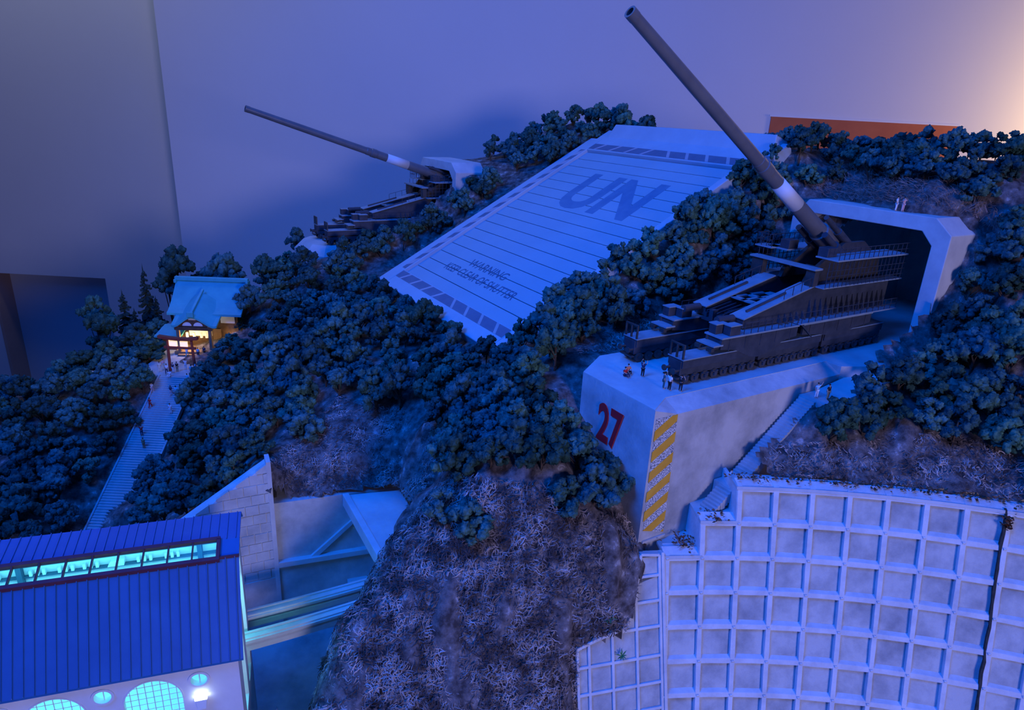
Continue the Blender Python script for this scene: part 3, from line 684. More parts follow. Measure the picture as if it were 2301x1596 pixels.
    for p, q in (((-9.5, -7.3), (-9.5, -4.5)), ((-9.5, -7.3), (-7.1, -7.3))):
        for z in (15.0, 15.9): b.bar((*p, z), (*q, z), 0.08)
        for k in range(4): x = p[0] + (q[0] - p[0]) * k / 3; y = p[1] + (q[1] - p[1]) * k / 3; b.bar((x, y, 14), (x, y, 15.9), 0.08)
    b.build('railing', STEEL2, lp)
    dk = MB(f); h0, h1 = -19.5, -11.5
    for x0, x1 in ((h0, h0 + 0.9), (h0 + 3.2, h0 + 4.0), (h1 - 1.2, h1)): dk.box(x0, x1, -2.3, 2.3, 7.9, 8.15)
    for y in (-2.3, -0.3, 1.7): dk.box(h0, h1, y, y + 0.6, 7.9, 8.15)
    dk.build('hatch_deck', PLATE, r)
    MB(f).box(-19.5, 7.5, -2.3, 2.3, 5.9, 6.1).build('inner_floor', STEEL2, r)
    mc = MB(f)
    rr = random.Random(11)
    for k in range(16):
        x = rr.uniform(-24.5, -19.8); y = rr.uniform(-2.2, 2.2); w = rr.uniform(0.2, 0.5); mc.box(x - w, x + w, y - w * 0.7, y + w * 0.7, 5.5, 6.2 + rr.uniform(0, 1.0))
    for k in range(5): y = -1.8 + k * 0.9; mc.bar((-24.2, y, 6.6), (-19.6, y, 7.4), 0.16)
    mc.box(-24.6, -19.4, -2.3, 2.3, 5.3, 5.6); mc.build('machinery', STEEL2, r)
    # barrel
    ca, sa = math.cos(elev), math.sin(elev)
    bf = Fr(f((0, 0, 13.6)), -f.x * ca + f.z * sa, f.y, f.x * sa + f.z * ca)
    def lathe(prof, n=28):
        b = MB(bf); b.loft([[(x, q * math.cos(2 * math.pi * k / n), q * math.sin(2 * math.pi * k / n)) for k in range(n)] for x, q in prof], cap=False); return b
    L = 52.6
    br = lathe([(-3, 0.0), (-3, 1.45), (6.5, 1.45), (6.6, 1.2), (13.9, 1.07), (13.9, 1.0), (19.6, 0.98), (19.6, 0.95), (22.2, 0.95), (22.3, 1.03), (23.6, 1.03), (23.7, 0.9), (24.8, 0.9), (24.9, 0.82), (40, 0.76), (L - 0.9, 0.66), (L - 0.9, 0.70), (L, 0.70), (L, 0.46), (L - 10, 0.44), (L - 10, 0.0)])
    bar = br.build('barrel', BARREL, r, smooth=True); m = bar.modifiers.new('split', 'EDGE_SPLIT'); m.split_angle = math.radians(35)
    lathe([(13.9, 0.9), (13.9, 1.085), (19.6, 1.0), (19.6, 0.9)]).build('white_band', WHITE, bar, smooth=True, fix=True)
    lathe([(L - 9, 0.0), (L - 9, 0.45), (L - 9.01, 0.0)]).build('bore', BARREL, bar)
    for y, z, r0, a, c in ((1.75, 1.15, 0.5, 0, 9), (-1.9, -0.8, 0.62, 0.5, 8.5), (-1.3, 1.5, 0.4, 0, 7.0), (1.9, -0.8, 0.62, 0.5, 7.5)):
        b = MB(bf); b.cyl((a - 2, y, z), (a + (c - a) * 0.55, y, z), r0 * 1.15, n=16); b.cyl((a + (c - a) * 0.55, y, z), (c, y, z), r0 * 0.75, n=16); b.build('recoil_cylinder', STEEL2, r)
    MB(bf).box(-6.5, -2.8, -2.0, 2.0, -2.0, 2.0).build('breech', STEEL2, r, bevel=0.2)
    MB(f).cyl((0, -2.6, 13.6), (0, 2.6, 13.6), 0.9, n=18).build('trunnion', STEEL2, r)
    return r
build_gun(94.3, -60, -30.93, math.radians(31.9), 'dark railway gun with steeply raised barrel on the numbered platform')
build_gun(79.5, -159, -31, math.radians(17.2), 'dark railway gun with low barrel on the platform left of the shutter')

# ------------------------------------------------------------------ stairs
def build_stairs():
    r = empty('stone_stairway', ST_BOT, 'long pale stone stairway climbing through trees to the shrine', 'stairs')
    n = 64; d = (ST_TOP - ST_BOT) / n; w = 3.35
    st = MB().box(ST_BOT[0] - w, ST_BOT[0] + w, ST_BOT[1], ST_BOT[1] + d[1] + 0.15, ST_BOT[2] - 0.5, ST_BOT[2] + d[2]).build('step', STONE, r, bevel=0.02)
    for k in range(1, n): copy_part(st, r, d * k)
    b = MB()
    for sx in (-1, 1):
        x = ST_BOT[0] + sx * (w + 0.15); x2 = ST_TOP[0] + sx * (w + 0.15)
        MB().hexa([(x - .15, ST_BOT[1], ST_BOT[2] - .6), (x + .15, ST_BOT[1], ST_BOT[2] - .6), (x2 + .15, ST_TOP[1], ST_TOP[2] - .6), (x2 - .15, ST_TOP[1], ST_TOP[2] - .6),
                   (x - .15, ST_BOT[1], ST_BOT[2] + .35), (x + .15, ST_BOT[1], ST_BOT[2] + .35), (x2 + .15, ST_TOP[1], ST_TOP[2] + .35), (x2 - .15, ST_TOP[1], ST_TOP[2] + .35)]).build('kerb', STONE, r)
    # steps beside the platform, two flights with a landing
    r = empty('concrete_steps', S(66.5, -48.7, -44.5), 'narrow concrete steps climbing beside the side wall of the numbered platform', 'stairs')
    def flight(a, c, n, w):
        d = (c - a) / n
        st = MB(ST).box(a[0], a[0] + d[0] + 0.2, a[1] - w, a[1] + w, a[2] - 1.0, a[2] + d[2]).build('step', STONE, r, bevel=0.02)
        for k in range(1, n): copy_part(st, r, ST(d * k))
    flight(np.array([65.0, -48.5, -42.9]), np.array([77.0, -48.6, -33.7]), 30, 1.2)
    MB(ST).box(62.8, 65.2, -50.0, -46.2, -45.2, -42.9).build('landing', STONE, r)
    MB(ST).box(77, 80.5, -50.0, -46.0, -35.5, -33.6).build('landing', STONE, r)
    flight(np.array([59.4, -48.0, -45.75]), np.array([62.8, -48.0, -42.95]), 9, 1.1)
    MB(ST).hexa([(80.5, -50, -35.5), (92, -49.6, -34), (92, -45.0, -34), (80.5, -46, -35.5), (80.5, -50, -33.6), (92, -49.6, -31.6), (92, -45.0, -31.8), (80.5, -46, -33.6)]).build('path', CONC, r)
build_stairs()

# ------------------------------------------------------------------ the hall at the lower left
BAZ = math.radians(18.5); BD = np.array([math.cos(BAZ), math.sin(BAZ), 0]); BN = np.array([math.sin(BAZ), -math.cos(BAZ), 0])
HF = Fr((0, 0, 0), BD, BN, ZX)
def build_hall():
    r = empty('lit_hall', HF((-35, -66, PIT_FLOOR)), 'long white hall with blue ribbed roof and lit round and arched windows', 'building')
    d0, d1 = -75.0, -8.4; nw = -60.6; th = 0.6; z0, zt = PIT_FLOOR - 2.0, -54.9
    wins = [-12.33, -21.2, -30.0, -38.8, -47.6]; arches = [-16.8, -25.6, -34.4, -43.2]
    # front wall cut around the openings: columns of strips
    def opening(x):
        o = []
        for c in wins:
            q = 0.82 ** 2 - (x - c) ** 2
            if q > 0: h = math.sqrt(q); o.append((-57.2 - h * 0.92, -57.2 + h * 0.92))
        for c in arches:
            q = 2.72 ** 2 - (x - c) ** 2
            if q > 0: o.append((-62.5, -59.1 + math.sqrt(q)))
        return o
    xs = np.unique(np.concatenate([[d0, d1]] + [c + 0.82 * np.cos(np.linspace(0, math.pi, 25)) for c in wins] + [c + 2.72 * np.cos(np.linspace(0, math.pi, 41)) for c in arches]))
    b = MB(HF)
    for a, c in zip(xs[:-1], xs[1:]):
        oa, oc = opening(a + 1e-6), opening(c - 1e-6)
        if oa and oc and len(oa) == len(oc):
            pa, pc = z0, z0
            for (l0, h0), (l1, h1) in zip(oa, oc):
                b.hexa([(a, nw - th, pa), (c, nw - th, pc), (c, nw, pc), (a, nw, pa), (a, nw - th, l0), (c, nw - th, l1), (c, nw, l1), (a, nw, l0)]); pa, pc = h0, h1
            b.hexa([(a, nw - th, pa), (c, nw - th, pc), (c, nw, pc), (a, nw, pa), (a, nw - th, zt), (c, nw - th, zt), (c, nw, zt), (a, nw, zt)])
        else: b.box(a, c, nw - th, nw, z0, zt)
    b.build('front_wall', PLASTER, r)
    for c in wins[:4]:
        w = MB(HF); n = 28; R0, R1 = 0.8, 1.05
        def circ(R, y): return [(c + R * math.cos(2 * math.pi * k / n), y, -57.2 + R * 0.95 * math.sin(2 * math.pi * k / n)) for k in range(n)]
        w.loft([circ(R0, nw), circ(R1, nw), circ(R1, nw + 0.14), circ(R0, nw + 0.14), circ(R0, nw)], cap=False)
        o = w.build('round_window', PLASTER, r)
        MB(HF).add(circ(0.8, nw - 0.35), [tuple(range(n))]).build('pane', GLASS, o, fix=False)
        MB(HF).box(c - 0.05, c + 0.05, nw - 0.4, nw - 0.3, -57.95, -56.45).build('mullion', WHITE, o)
    for c in arches[:3]:
        w = MB(HF); rings = []
        for k in range(25):
            a = math.pi * k / 24; x, z = math.cos(a), math.sin(a)
            rings.append([(c + 2.72 * x, nw - 0.05, -59.1 + 2.72 * z), (c + 2.86 * x, nw - 0.05, -59.1 + 2.86 * z), (c + 2.86 * x, nw + 0.06, -59.1 + 2.86 * z), (c + 2.72 * x, nw + 0.06, -59.1 + 2.72 * z)])
        w.loft(rings); o = w.build('arched_window', PLASTER, r)
        for k in range(-3, 4):
            x = k * 0.72; h = math.sqrt(max(2.72 ** 2 - x * x, 0)); MB(HF).box(c + x - 0.035, c + x + 0.035, nw - 0.42, nw - 0.34, -62.4, -59.1 + h).build('mullion', WHITE, o)
        for z in np.arange(-61.8, -56.5, 0.75):
            h = math.sqrt(max(2.72 ** 2 - max(z + 59.1, 0) ** 2, 0)); MB(HF).box(c - h, c + h, nw - 0.42, nw - 0.34, z - 0.035, z + 0.035).build('glazing_bar', WHITE, o)
        pl = [(c - 2.7, -62.4), (c + 2.7, -62.4)] + [(c + 2.7 * math.cos(a), -59.1 + 2.7 * math.sin(a)) for a in np.linspace(0, math.pi, 20)]
        MB(HF).add([(x, nw - 0.45, z) for x, z in pl], [tuple(range(len(pl)))]).build('pane', GLASS, o, fix=False)
    for c in (-12.33, -29.9):   # wall lamp
        lm = MB(HF).prism([(c - 0.62, -59.15), (c + 0.62, -59.15), (c + 0.42, -60.9), (c - 0.42, -60.9)], nw, nw + 0.5, ax=1).build('wall_lamp', WHITE, r, bevel=0.05)
        MB(HF).box(c - 0.6, c + 0.6, nw + 0.02, nw + 0.52, -59.6, -59.1).build('lamp_glow', LAMP_E, lm)
    # gable wall with tall lit slots, back wall, floor
    gz = [(-61.2, -55.2), (-65.5, -46.3), (-71.6, -45.3), (-78, -55.2)]
    b = MB(HF)
    b.prism([(-61.2, z0), (-63.2, z0), (-63.2, -52.2), (-61.2, -55.6)], d1 - th, d1, ax=0)
    b.prism([(-63.2, -54.5), (-66.2, -54.5), (-66.2, -46.5), (-65.5, -46.6), (-63.2, -51.2)], d1 - th, d1, ax=0)
    b.prism([(-66.2, z0), (-68, z0), (-68, -46.2), (-66.2, -46.2)], d1 - th, d1, ax=0); b.prism([(-68, -50), (-71, -50), (-71, -45.8), (-68, -46.1)], d1 - th, d1, ax=0)
    b.prism([(-71, z0), (-72.4, z0), (-72.4, -46.0), (-71.6, -45.0), (-71, -45.8)], d1 - th, d1, ax=0)
    b.prism([(-63.2, z0), (-66.2, z0), (-66.2, -66), (-63.2, -66)], d1 - th, d1, ax=0); b.prism([(-68, z0), (-71, z0), (-71, -66), (-68, -66)], d1 - th, d1, ax=0)
    b.build('gable_wall', PLASTER, r)
    MB(HF).box(d0, d1, -72.5, -72.0, z0, -45.4).build('back_wall', PLASTER, r)
    MB(HF).box(d0, d1 - 0.7, -72.0, -61.3, -66.2, -65.8).build('hall_floor', PLASTER, r)
    MB(HF).box(d0, d1 - 0.7, -71.5, -63.2, -51.6, -51.2).build('gallery_floor', PLASTER, r)
    # roof: steep lower slope, shallow upper slope, back slope
    e0, e1 = d0, -7.8
    def slope(name, n0, za, n1, zb, m, t=0.25, a0=e0, a1=e1):
        return MB(HF).hexa([(a0, n0, za - t), (a1, n0, za - t), (a1, n1, zb - t), (a0, n1, zb - t), (a0, n0, za), (a1, n0, za), (a1, n1, zb), (a0, n1, zb)]).build(name, m, r)
    wr = -9.7                                                # right end of the glazed band
    lo = slope('roof_slope', -60.1, -55.1, -65.2, -46.0, ROOF); up = slope('roof_slope', -67.5, -45.2, -71.6, -44.5, ROOF)
    slope('roof_slope', -71.6, -44.5, -72.6, -45.6, ROOF); slope('roof_slope', -65.2, -46.0, -67.5, -45.2, ROOF, a0=wr)
    sm = None
    for k, d in enumerate(np.arange(-8.2, -52, -0.92)):
        if sm is None:
            sm = MB(HF).hexa([(d - .05, -60.12, -55.1), (d + .05, -60.12, -55.1), (d + .05, -65.1, -46.0), (d - .05, -65.1, -46.0), (d - .03, -60.02, -54.92), (d + .03, -60.02, -54.92), (d + .03, -65.1, -45.82), (d - .03, -65.1, -45.82)]).build('seam', ROOF, lo)
            s2 = MB(HF).hexa([(d - .05, -67.5, -45.2), (d + .05, -67.5, -45.2), (d + .05, -71.6, -44.5), (d - .05, -71.6, -44.5), (d - .04, -67.5, -45.08), (d + .04, -67.5, -45.08), (d + .04, -71.6, -44.38), (d - .04, -71.6, -44.38)]).build('seam', ROOF, up); dd = d
        else: copy_part(sm, lo, BD * (d - dd)); copy_part(s2, up, BD * (d - dd))
    # glazed clerestory band
    gx = Fr(HF((0, -65.2, -46.0)), BD, HF((0, -67.5, -45.2)) - HF((0, -65.2, -46.0)), np.cross(BD, HF((0, -67.5, -45.2)) - HF((0, -65.2, -46.0))))
    gx.z = gx.z / np.linalg.norm(gx.z); gx.z = gx.z if gx.z[2] > 0 else -gx.z
    fr = MB(gx)
    fr.box(-60, wr, -0.12, 0.06, -0.2, 0.35); fr.box(-60, wr, 0.94, 1.1, -0.2, 0.35); fr.box(wr - 0.35, wr, 0, 1, -0.2, 0.35)
    fb = fr.build('clerestory_frame', ROOF_TRIM, r)
    k = 0; x = wr - 0.35
    while x > -40:
        MB(gx).box(x - 2.28, x - 0.02, 0.06, 0.94, 0.1, 0.13).build('pane', GLASS, fb); x -= 2.36
        MB(gx).box(x - 0.06, x + 0.06, 0.0, 1.0, -0.1, 0.3).build('mullion', ROOF_TRIM, fb)
    MB(HF).box(wr, e1 + 0.02, -65.35, -65.1, -46.0, -45.75).build('roof_flashing', ROOF_TRIM, r)
    # furniture seen through the band
    TEAL = mat('interior_teal', (0.10, 0.30, 0.30), 0.8); DKB = mat('interior_dark_blue', (0.04, 0.10, 0.16), 0.8)
    MB(HF).box(-60, -9.2, -72.0, -71.9, -48.5, -45.4).build('interior_upper_wall', TEAL, r)
    MB(HF).box(-60, -9.2, -72.0, -71.6, -49.65, -49.45).build('interior_rail', DKB, r)
    rr = random.Random(5); x = -10.0
    while x > -44:
        kind = rr.choice((0, 0, 1, 1, 2)); w = rr.uniform(1.2, 2.0)
        if kind == 0:
            for k in range(3): MB(HF).box(x - 0.28 - k * 0.62, x - k * 0.62, -71.9, -71.5, -49.4, -48.75).build('interior_box', WHITE, r)
        elif kind == 1: MB(HF).hexa([(x - w, -71.9, -49.4), (x, -71.9, -49.4), (x, -71.3, -49.4), (x - w, -71.3, -49.4), (x - w * 0.8, -71.9, -48.8), (x + 0.1, -71.9, -48.6), (x + 0.1, -71.3, -48.6), (x - w * 0.8, -71.3, -48.8)]).build('interior_machine', WHITE, r)
        else: MB(HF).box(x - 0.5, x, -71.9, -71.2, -51.2, -47.5).build('interior_post', DKB, r)
        x -= rr.uniform(2.0, 2.9)
build_hall()
area('hall_lamp', HF((-30, -69, -46.6)), HF((-30, -69, -60)), 45, 0.34, (0.14, 0.74, 1.0), sy=2).rotation_euler.z += 0
bpy.data.objects['hall_lamp'].rotation_euler = (0, 0, BAZ)
area('hall_lamp_low', HF((-28, -67, -52.2)), HF((-28, -67, -70)), 40, 0.42, (0.14, 0.80, 1.0), sy=4)
bpy.data.objects['hall_lamp_low'].rotation_euler = (0, 0, BAZ)

# ------------------------------------------------------------------ concrete pit, tunnel mouth and guideway beams
def build_pit():
    rr = random.Random(2)
    # block wall on the left
    r = empty('block_wall', np.array([*PC1, PIT_FLOOR]), 'tall retaining wall of pale square blocks right behind the hall', 'wall')
    f = Fr(np.array([*PC1, 0]), np.array([*PDIR, 0]) * -1, np.array([PDIR[1], -PDIR[0], 0]), ZX)   # x runs left from the corner, y towards the viewer
    def ztop(x): return -46.2 - 0.62 * x
    bw, bh = 1.75, 1.55
    for j in range(12):
        z1 = -46.2 - j * bh; z0 = z1 - bh + 0.10
        for i in range(-1, 18):
            x0 = i * bw + (j % 2) * bw / 2; x1 = x0 + bw - 0.10; x0 = max(x0, 0.25)
            if x1 - x0 < 0.3 or z0 > ztop(x1) - 0.05 or j > 9 and False: continue
            p = [(x0, z0), (x1, z0)]
            ya, yb = min(z1, ztop(x0)), min(z1, ztop(x1))
            if ya <= z0: continue
            p += [(x1, max(yb, z0 + 0.02)), (x0, ya)]
            MB(f).prism(p, -0.5, 0.12 + rr.uniform(-0.05, 0.06), ax=1).build('block', CONC_STAIN, r)
    MB(f).prism([(0, PIT_FLOOR - 3), (34, PIT_FLOOR - 3), (34, ztop(34) - 0.3), (0, -46.4)], -2.0, -0.02, ax=1).build('wall_core', CONC_RIB, r)
    MB(f).box(-0.3, 0.3, -2.2, 0.25, PIT_FLOOR - 3, -46.0).build('corner_pier', CONC, r)
    MB(f).box(0.3, 14, 0.0, 0.22, PIT_FLOOR - 3, -46.2 - 12 * bh).build('plain_face', CONC_STAIN, r)
    # plain wall right of it with ledges
    r = empty('pit_wall', np.array([-28, 81.5, PIT_FLOOR]), 'pale stained concrete pit wall with ledges lit by the hall', 'wall')
    c2 = np.array([-32.2, 80.2, 0]); c3 = np.array([-22.9, 83.6, 0]); d = (c3 - c2) / np.linalg.norm(c3 - c2); g = Fr(c2, d, np.array([d[1], -d[0], 0]), ZX); L = 19
    MB(g).box(0, L, -1.6, 0, PIT_FLOOR - 3, -53).build('face', CONC_STAIN, r); MB(g).box(0.4, 10.5, -4.5, -1.6, -57, -53.0).build('cap', CONC_STAIN, r)
    MB(g).box(0, L, 0, 0.9, -63.2, -62.4).build('ledge', CONC, r)
    MB(g).box(0, L, 0, 0.4, PIT_FLOOR - 3, -63.2).build('lower_face', CONC_STAIN, r)
    MB(g).hexa([(4.5, 0, -62.4), (5.6, 0, -62.4), (5.6, 0.5, -62.4), (4.5, 0.5, -62.4), (11.5, 0, -56.4), (12.3, 0, -56.4), (12.3, 0.45, -56.4), (11.5, 0.45, -56.4)]).build('ramp_rib', CONC, r)
    MB(g).box(9.5, L, 0, 3.2, PIT_FLOOR - 3, -67.5).build('plinth', CONC, r)
    # tunnel slab
    r = empty('tunnel_mouth', np.array([-17, 76, PIT_FLOOR]), 'flat concrete tunnel roof slab with a sloping edge over the guideway', 'tunnel')
    a, b = np.array([-22.9, 83.4]), np.array([-13.9, 67.8])
    pl = [tuple(a), (-15.5, 85.5), (-11.0, 77), (-11.6, 68), tuple(b)]
    MB().prism(pl, -54.6, -53).build('roof_slab', CONC, r, bevel=0.08)
    dd = (b - a) / np.linalg.norm(b - a); h = Fr(np.array([*a, 0]), np.array([*dd, 0]), np.array([-dd[1], dd[0], 0]) * -1, ZX)
    if h.y[0] > 0: h.y = -h.y
    MB(h).box(-0.1, 18.2, -0.4, 0.5, -54.7, -52.75).build('lintel', BEAM, r, bevel=0.06)
    MB().box(-12.6, -11.0, 66, 86, PIT_FLOOR - 3, -54.6).build('side_wall', CONC_STAIN, r)
    # two guideway beams
    for k, (pa, pb) in enumerate((((550, 1392), (850, 1312)), ((553, 1442), (812, 1367)))):
        z = -61.5
        A0 = px_z(*pa, z); A1 = px_z(*pb, z); mid = (A0 + A1) / 2
        dirv = (A1 - A0) / np.linalg.norm(A1 - A0); nv = np.array([dirv[1], -dirv[0], 0])
        A0 = A0 - dirv * 3.0; A1 = A1 + dirv * 1.2; mid = (A0 + A1) / 2 + nv * 0.45
        pts = [(1 - q) ** 2 * A0 + 2 * q * (1 - q) * mid + q * q * A1 for q in np.linspace(0, 1, 13)]
        def beam(prof):
            b = MB(); rings = []
            for i, p in enumerate(pts):
                t = pts[min(i + 1, 12)] - pts[max(i - 1, 0)]; t /= np.linalg.norm(t); n = np.array([t[1], -t[0], 0])
                rings.append([p + n * y + ZX * zz for y, zz in prof])
            b.loft(rings); return b
        rt = empty('guideway_beam', pts[6] - ZX * 1.2, ['pale grooved guideway beam nearer the pit wall crossing to the tunnel', 'pale grooved guideway beam nearer the rocky spur crossing to the tunnel'][k], 'beam')
        beam([(-0.9, -0.8), (0.7, -0.8), (0.7, -0.1), (0.5, 0.05), (0.5, 0.3), (0.85, 0.45), (0.85, 0.8), (-0.9, 0.8)]).build('girder', BEAM, rt)
        beam([(-0.55, 0.8), (-0.35, 0.8), (-0.35, 1.0), (-0.55, 1.0)]).build('rail', BEAM, rt); beam([(0.35, 0.8), (0.6, 0.8), (0.6, 1.0), (0.35, 1.0)]).build('rail', BEAM, rt)
        for q in (1,): p = pts[q]; MB().box(p[0] - 0.6, p[0] + 0.6, p[1] - 0.5, p[1] + 0.5, PIT_FLOOR - 2.5, p[2] - 0.8).build('pier', CONC, rt)
    b = MB(); b.box(-110, 20, 22, 86, PIT_FLOOR - 0.6, PIT_FLOOR); b.build('pit_floor', CONC_STAIN)['kind'] = 'structure'
build_pit()

# ------------------------------------------------------------------ shrine and gate
SHF = Fr((-66.0, 137.6, -52.0), (math.cos(math.radians(3.5)), math.sin(math.radians(3.5)), 0), (-math.sin(math.radians(3.5)), math.cos(math.radians(3.5)), 0), (0, 0, 1))
def build_shrine():
    r = empty('shrine', SHF((0, 0, 0)), 'small wooden shrine with wide turquoise roof and lit porch', 'shrine')
    f = SHF
    def q(x, y, Y): return f.inv(px_pl(x, y, f((0, Y, 0)), f.y))
    rl, rrt = q(396, 628, 6.5), q(556, 632, 6.5); el, er = q(374, 703, -1.5), q(541, 706, -1.5)
    # curved main roof
    b = MB(f); n = 9; rows = []
    for k in range(n):
        a = k / (n - 1); c = a ** 0.72
        L = el + (rl - el) * a; R = er + (rrt - er) * a
        z = el[2] + (rl[2] - el[2]) * (a ** 1.35)
        rows.append([(L[0], L[1], z), (R[0], R[1], z)])
    back = [[(x, 13 - y + 0.0, z) for x, y, z in rw] for rw in rows[::-1]][1:]
    ring = rows + back
    top = [p for rw in ring for p in rw]; m = len(ring)
    low = [(x, y, z - 0.45) for x, y, z in top]
    vs = top + low; N2 = len(top); fs = []
    for k in range(m - 1):
        a = 2 * k; fs += [(a, a + 1, a + 3, a + 2), (N2 + a, N2 + a + 2, N2 + a + 3, N2 + a + 1), (a, a + 2, N2 + a + 2, N2 + a), (a + 1, N2 + a + 1, N2 + a + 3, a + 3)]
    fs += [(0, N2, N2 + 1, 1), (N2 - 2, N2 - 1, 2 * N2 - 1, 2 * N2 - 2)]
    b.add(vs, fs); rf = b.build('main_roof', SHR_ROOF, r)
    MB(f).box(rl[0] - 0.2, rrt[0] + 0.2, rl[1] - 0.5, rl[1] + 0.5, rl[2] - 0.1, rl[2] + 0.75).build('ridge', SHR_ROOF, rf, bevel=0.1)
    for x in (rl[0], rrt[0]): MB(f).box(x - 0.3, x + 0.3, rl[1] - 0.9, rl[1] + 0.9, rl[2] - 0.6, rl[2] + 0.2).build('ridge_end', SHR_ROOF, rf, bevel=0.1)
    # porch roof with its curved gable
    pc = q(430, 712, -4.0); cx = pc[0]; zr = pc[2]; hw = 5.0
    lft = q(386, 733, -4.0); rgt = q(488, 736, -4.0); hl, hr = cx - lft[0], rgt[0] - cx; dz = zr - lft[2]
    def pz(u): return zr - dz * (0.5 - 0.5 * math.cos(math.pi * min(abs(u), 1))) ** 0.9 + (0.25 * max(0, abs(u) - 0.85) / 0.15 if abs(u) > 0.85 else 0)
    us = np.linspace(-1, 1, 25); rise = 3.2
    vs = []; 
    for y, dzz in ((-4.4, 0), (2.5, rise)):
        for u in us: vs.append((cx + u * (hl if u < 0 else hr), y, pz(u) + dzz + 0.2))
    for y, dzz in ((-4.4, 0), (2.5, rise)):
        for u in us: vs.append((cx + u * (hl if u < 0 else hr), y, pz(u) + dzz - 0.25))
    n = 25; fs = []
    for k in range(n - 1):
        fs += [(k, k + 1, n + k + 1, n + k), (2 * n + k, 3 * n + k, 3 * n + k + 1, 2 * n + k + 1), (k, 2 * n + k, 2 * n + k + 1, k + 1), (n + k, n + k + 1, 3 * n + k + 1, 3 * n + k)]
    fs += [(0, n, 3 * n, 2 * n), (n - 1, 3 * n - 1, 4 * n - 1, 2 * n - 1)]
    pr = MB(f).add(vs, fs).build('porch_roof', SHR_ROOF, r)
    MB(f).hexa([(cx - .25, -4.5, zr + .2), (cx + .25, -4.5, zr + .2), (cx + .25, 3.2, zr + rise + .5), (cx - .25, 3.2, zr + rise + .5), (cx - .25, -4.5, zr + .75), (cx + .25, -4.5, zr + .75), (cx + .25, 3.2, zr + rise + 1.0), (cx - .25, 3.2, zr + rise + 1.0)]).build('porch_ridge', SHR_ROOF, pr)
    MB(f).box(cx - 0.7, cx + 0.7, -4.8, -4.3, zr, zr + 1.2).build('gable_crest', SHR_ROOF, pr, bevel=0.15)
    # gable infill with white half-moons
    g = [(cx - 3.6, zr - dz * 0.95 - 0.1), (cx + 3.6, zr - dz * 0.95 - 0.1)] + [(cx + u * 3.6, min(pz(u * 3.6 / hl), zr) - 0.25) for u in np.linspace(1, -1, 13)]
    MB(f).prism(g, -3.9, -3.6, ax=1).build('gable_panel', WOOD, r)
    zb = zr - dz * 0.95
    for ox, oz, w in ((-1.15, 0.05, 0.95), (1.15, 0.05, 0.95), (0, 1.35, 0.75)):
        MB(f).prism([(cx + ox + w * math.cos(a), zb + oz + w * 0.85 * math.sin(a)) for a in np.linspace(0, math.pi, 10)], -4.0, -3.88, ax=1).build('white_panel', PLASTER, r)
    # porch posts and beam
    for x in (-3.2, 3.4): MB(f).box(cx + x - 0.3, cx + x + 0.3, -4.1, -3.5, 0, zb + 0.1).build('post', WOOD2, r)
    MB(f).box(cx - 3.8, cx + 4.0, -4.15, -3.5, zb - 0.9, zb - 0.2).build('porch_beam', WOOD, r)
    # body
    ez = el[2]
    MB(f).box(el[0] + 1.6, er[0] - 1.4, 0.3, 11, 0.0, ez - 0.1).build('hall_body', WOOD, r)
    for x0, x1, z0, z1, m, nm in ((er[0] - 5.0, er[0] - 2.0, ez - 2.4, ez - 0.5, PLASTER, 'white_panel'), (er[0] - 5.0, er[0] - 2.0, 1.4, 2.8, PLASTER, 'white_panel'), (el[0] + 2, el[0] + 3.6, ez - 2.4, ez - 0.5, PLASTER, 'white_panel'),
                              (cx - 2.6, cx + 2.2, 2.9, 4.5, WARM_E, 'lit_screen'), (er[0] - 6.9, er[0] - 5.2, 1.6, 4.6, WOOD2, 'door')):
        MB(f).box(x0, x1, 0.05, 0.32, z0, z1).build(nm, m, r)
    MB(f).box(cx - 4.2, cx + 6, -4.4, 0.3, -0.3, 0.7).build('porch_floor', WOOD2, r)
    MB(f).box(cx - 3.2, cx + 3.2, -5.4, -4.4, -0.3, 0.35).build('porch_step', WOOD2, r)
    for x in (-2.2, -0.7, 0.8, 1.9): MB(f).cyl((cx + x, -2.0, 3.2), (cx + x, -2.0, 4.3), 0.28, n=10).build('lantern', WARM_E, r)
    # low side roof on the left
    MB(f).hexa([(el[0] - 2.6, -3, 3.2), (cx - 3, -3, 3.6), (cx - 3, 1.5, 5.0), (el[0] - 2.0, 1.5, 4.6), (el[0] - 2.6, -3, 3.5), (cx - 3, -3, 3.9), (cx - 3, 1.5, 5.3), (el[0] - 2.0, 1.5, 4.9)]).build('side_roof', SHR_ROOF, r)
    MB(f).box(el[0] - 1.6, cx - 3.4, -1.5, 0.4, 0, 3.6).build('side_body', WOOD, r)
    MB(f).box(el[0] - 0.6, cx - 3.6, -1.6, -1.45, 0.6, 2.4).build('lit_screen', WARM_E, r)
    # gate
    gz = -52.0; P0 = px_z(385, 832, gz); P1 = px_z(438, 838, gz); Y = (P0[1] + P1[1]) / 2
    g = empty('torii_gate', ((P0[0] + P1[0]) / 2, Y, gz), 'dark red wooden torii gate at the top of the stone stairway', 'gate')
    gr = Fr(((P0[0] + P1[0]) / 2, Y, gz)); w = (P1[0] - P0[0]) / 2; h = px_y(400, 765, Y)[2] - gz
    for sx in (-1, 1): MB(gr).tube([(sx * w, 0, -0.3), (sx * w * 0.94, 0, h)], [0.3, 0.24], 10).build('post', TORII, g)
    MB(gr).loft([[(x, -.4, h + c), (x, .4, h + c), (x, .45, h + c + .55), (x, -.45, h + c + .55)] for x, c in ((-w - 1.5, .35), (-w * .6, .08), (0, 0), (w * .6, .08), (w + 1.2, .35))]).build('lintel', TORII, g)
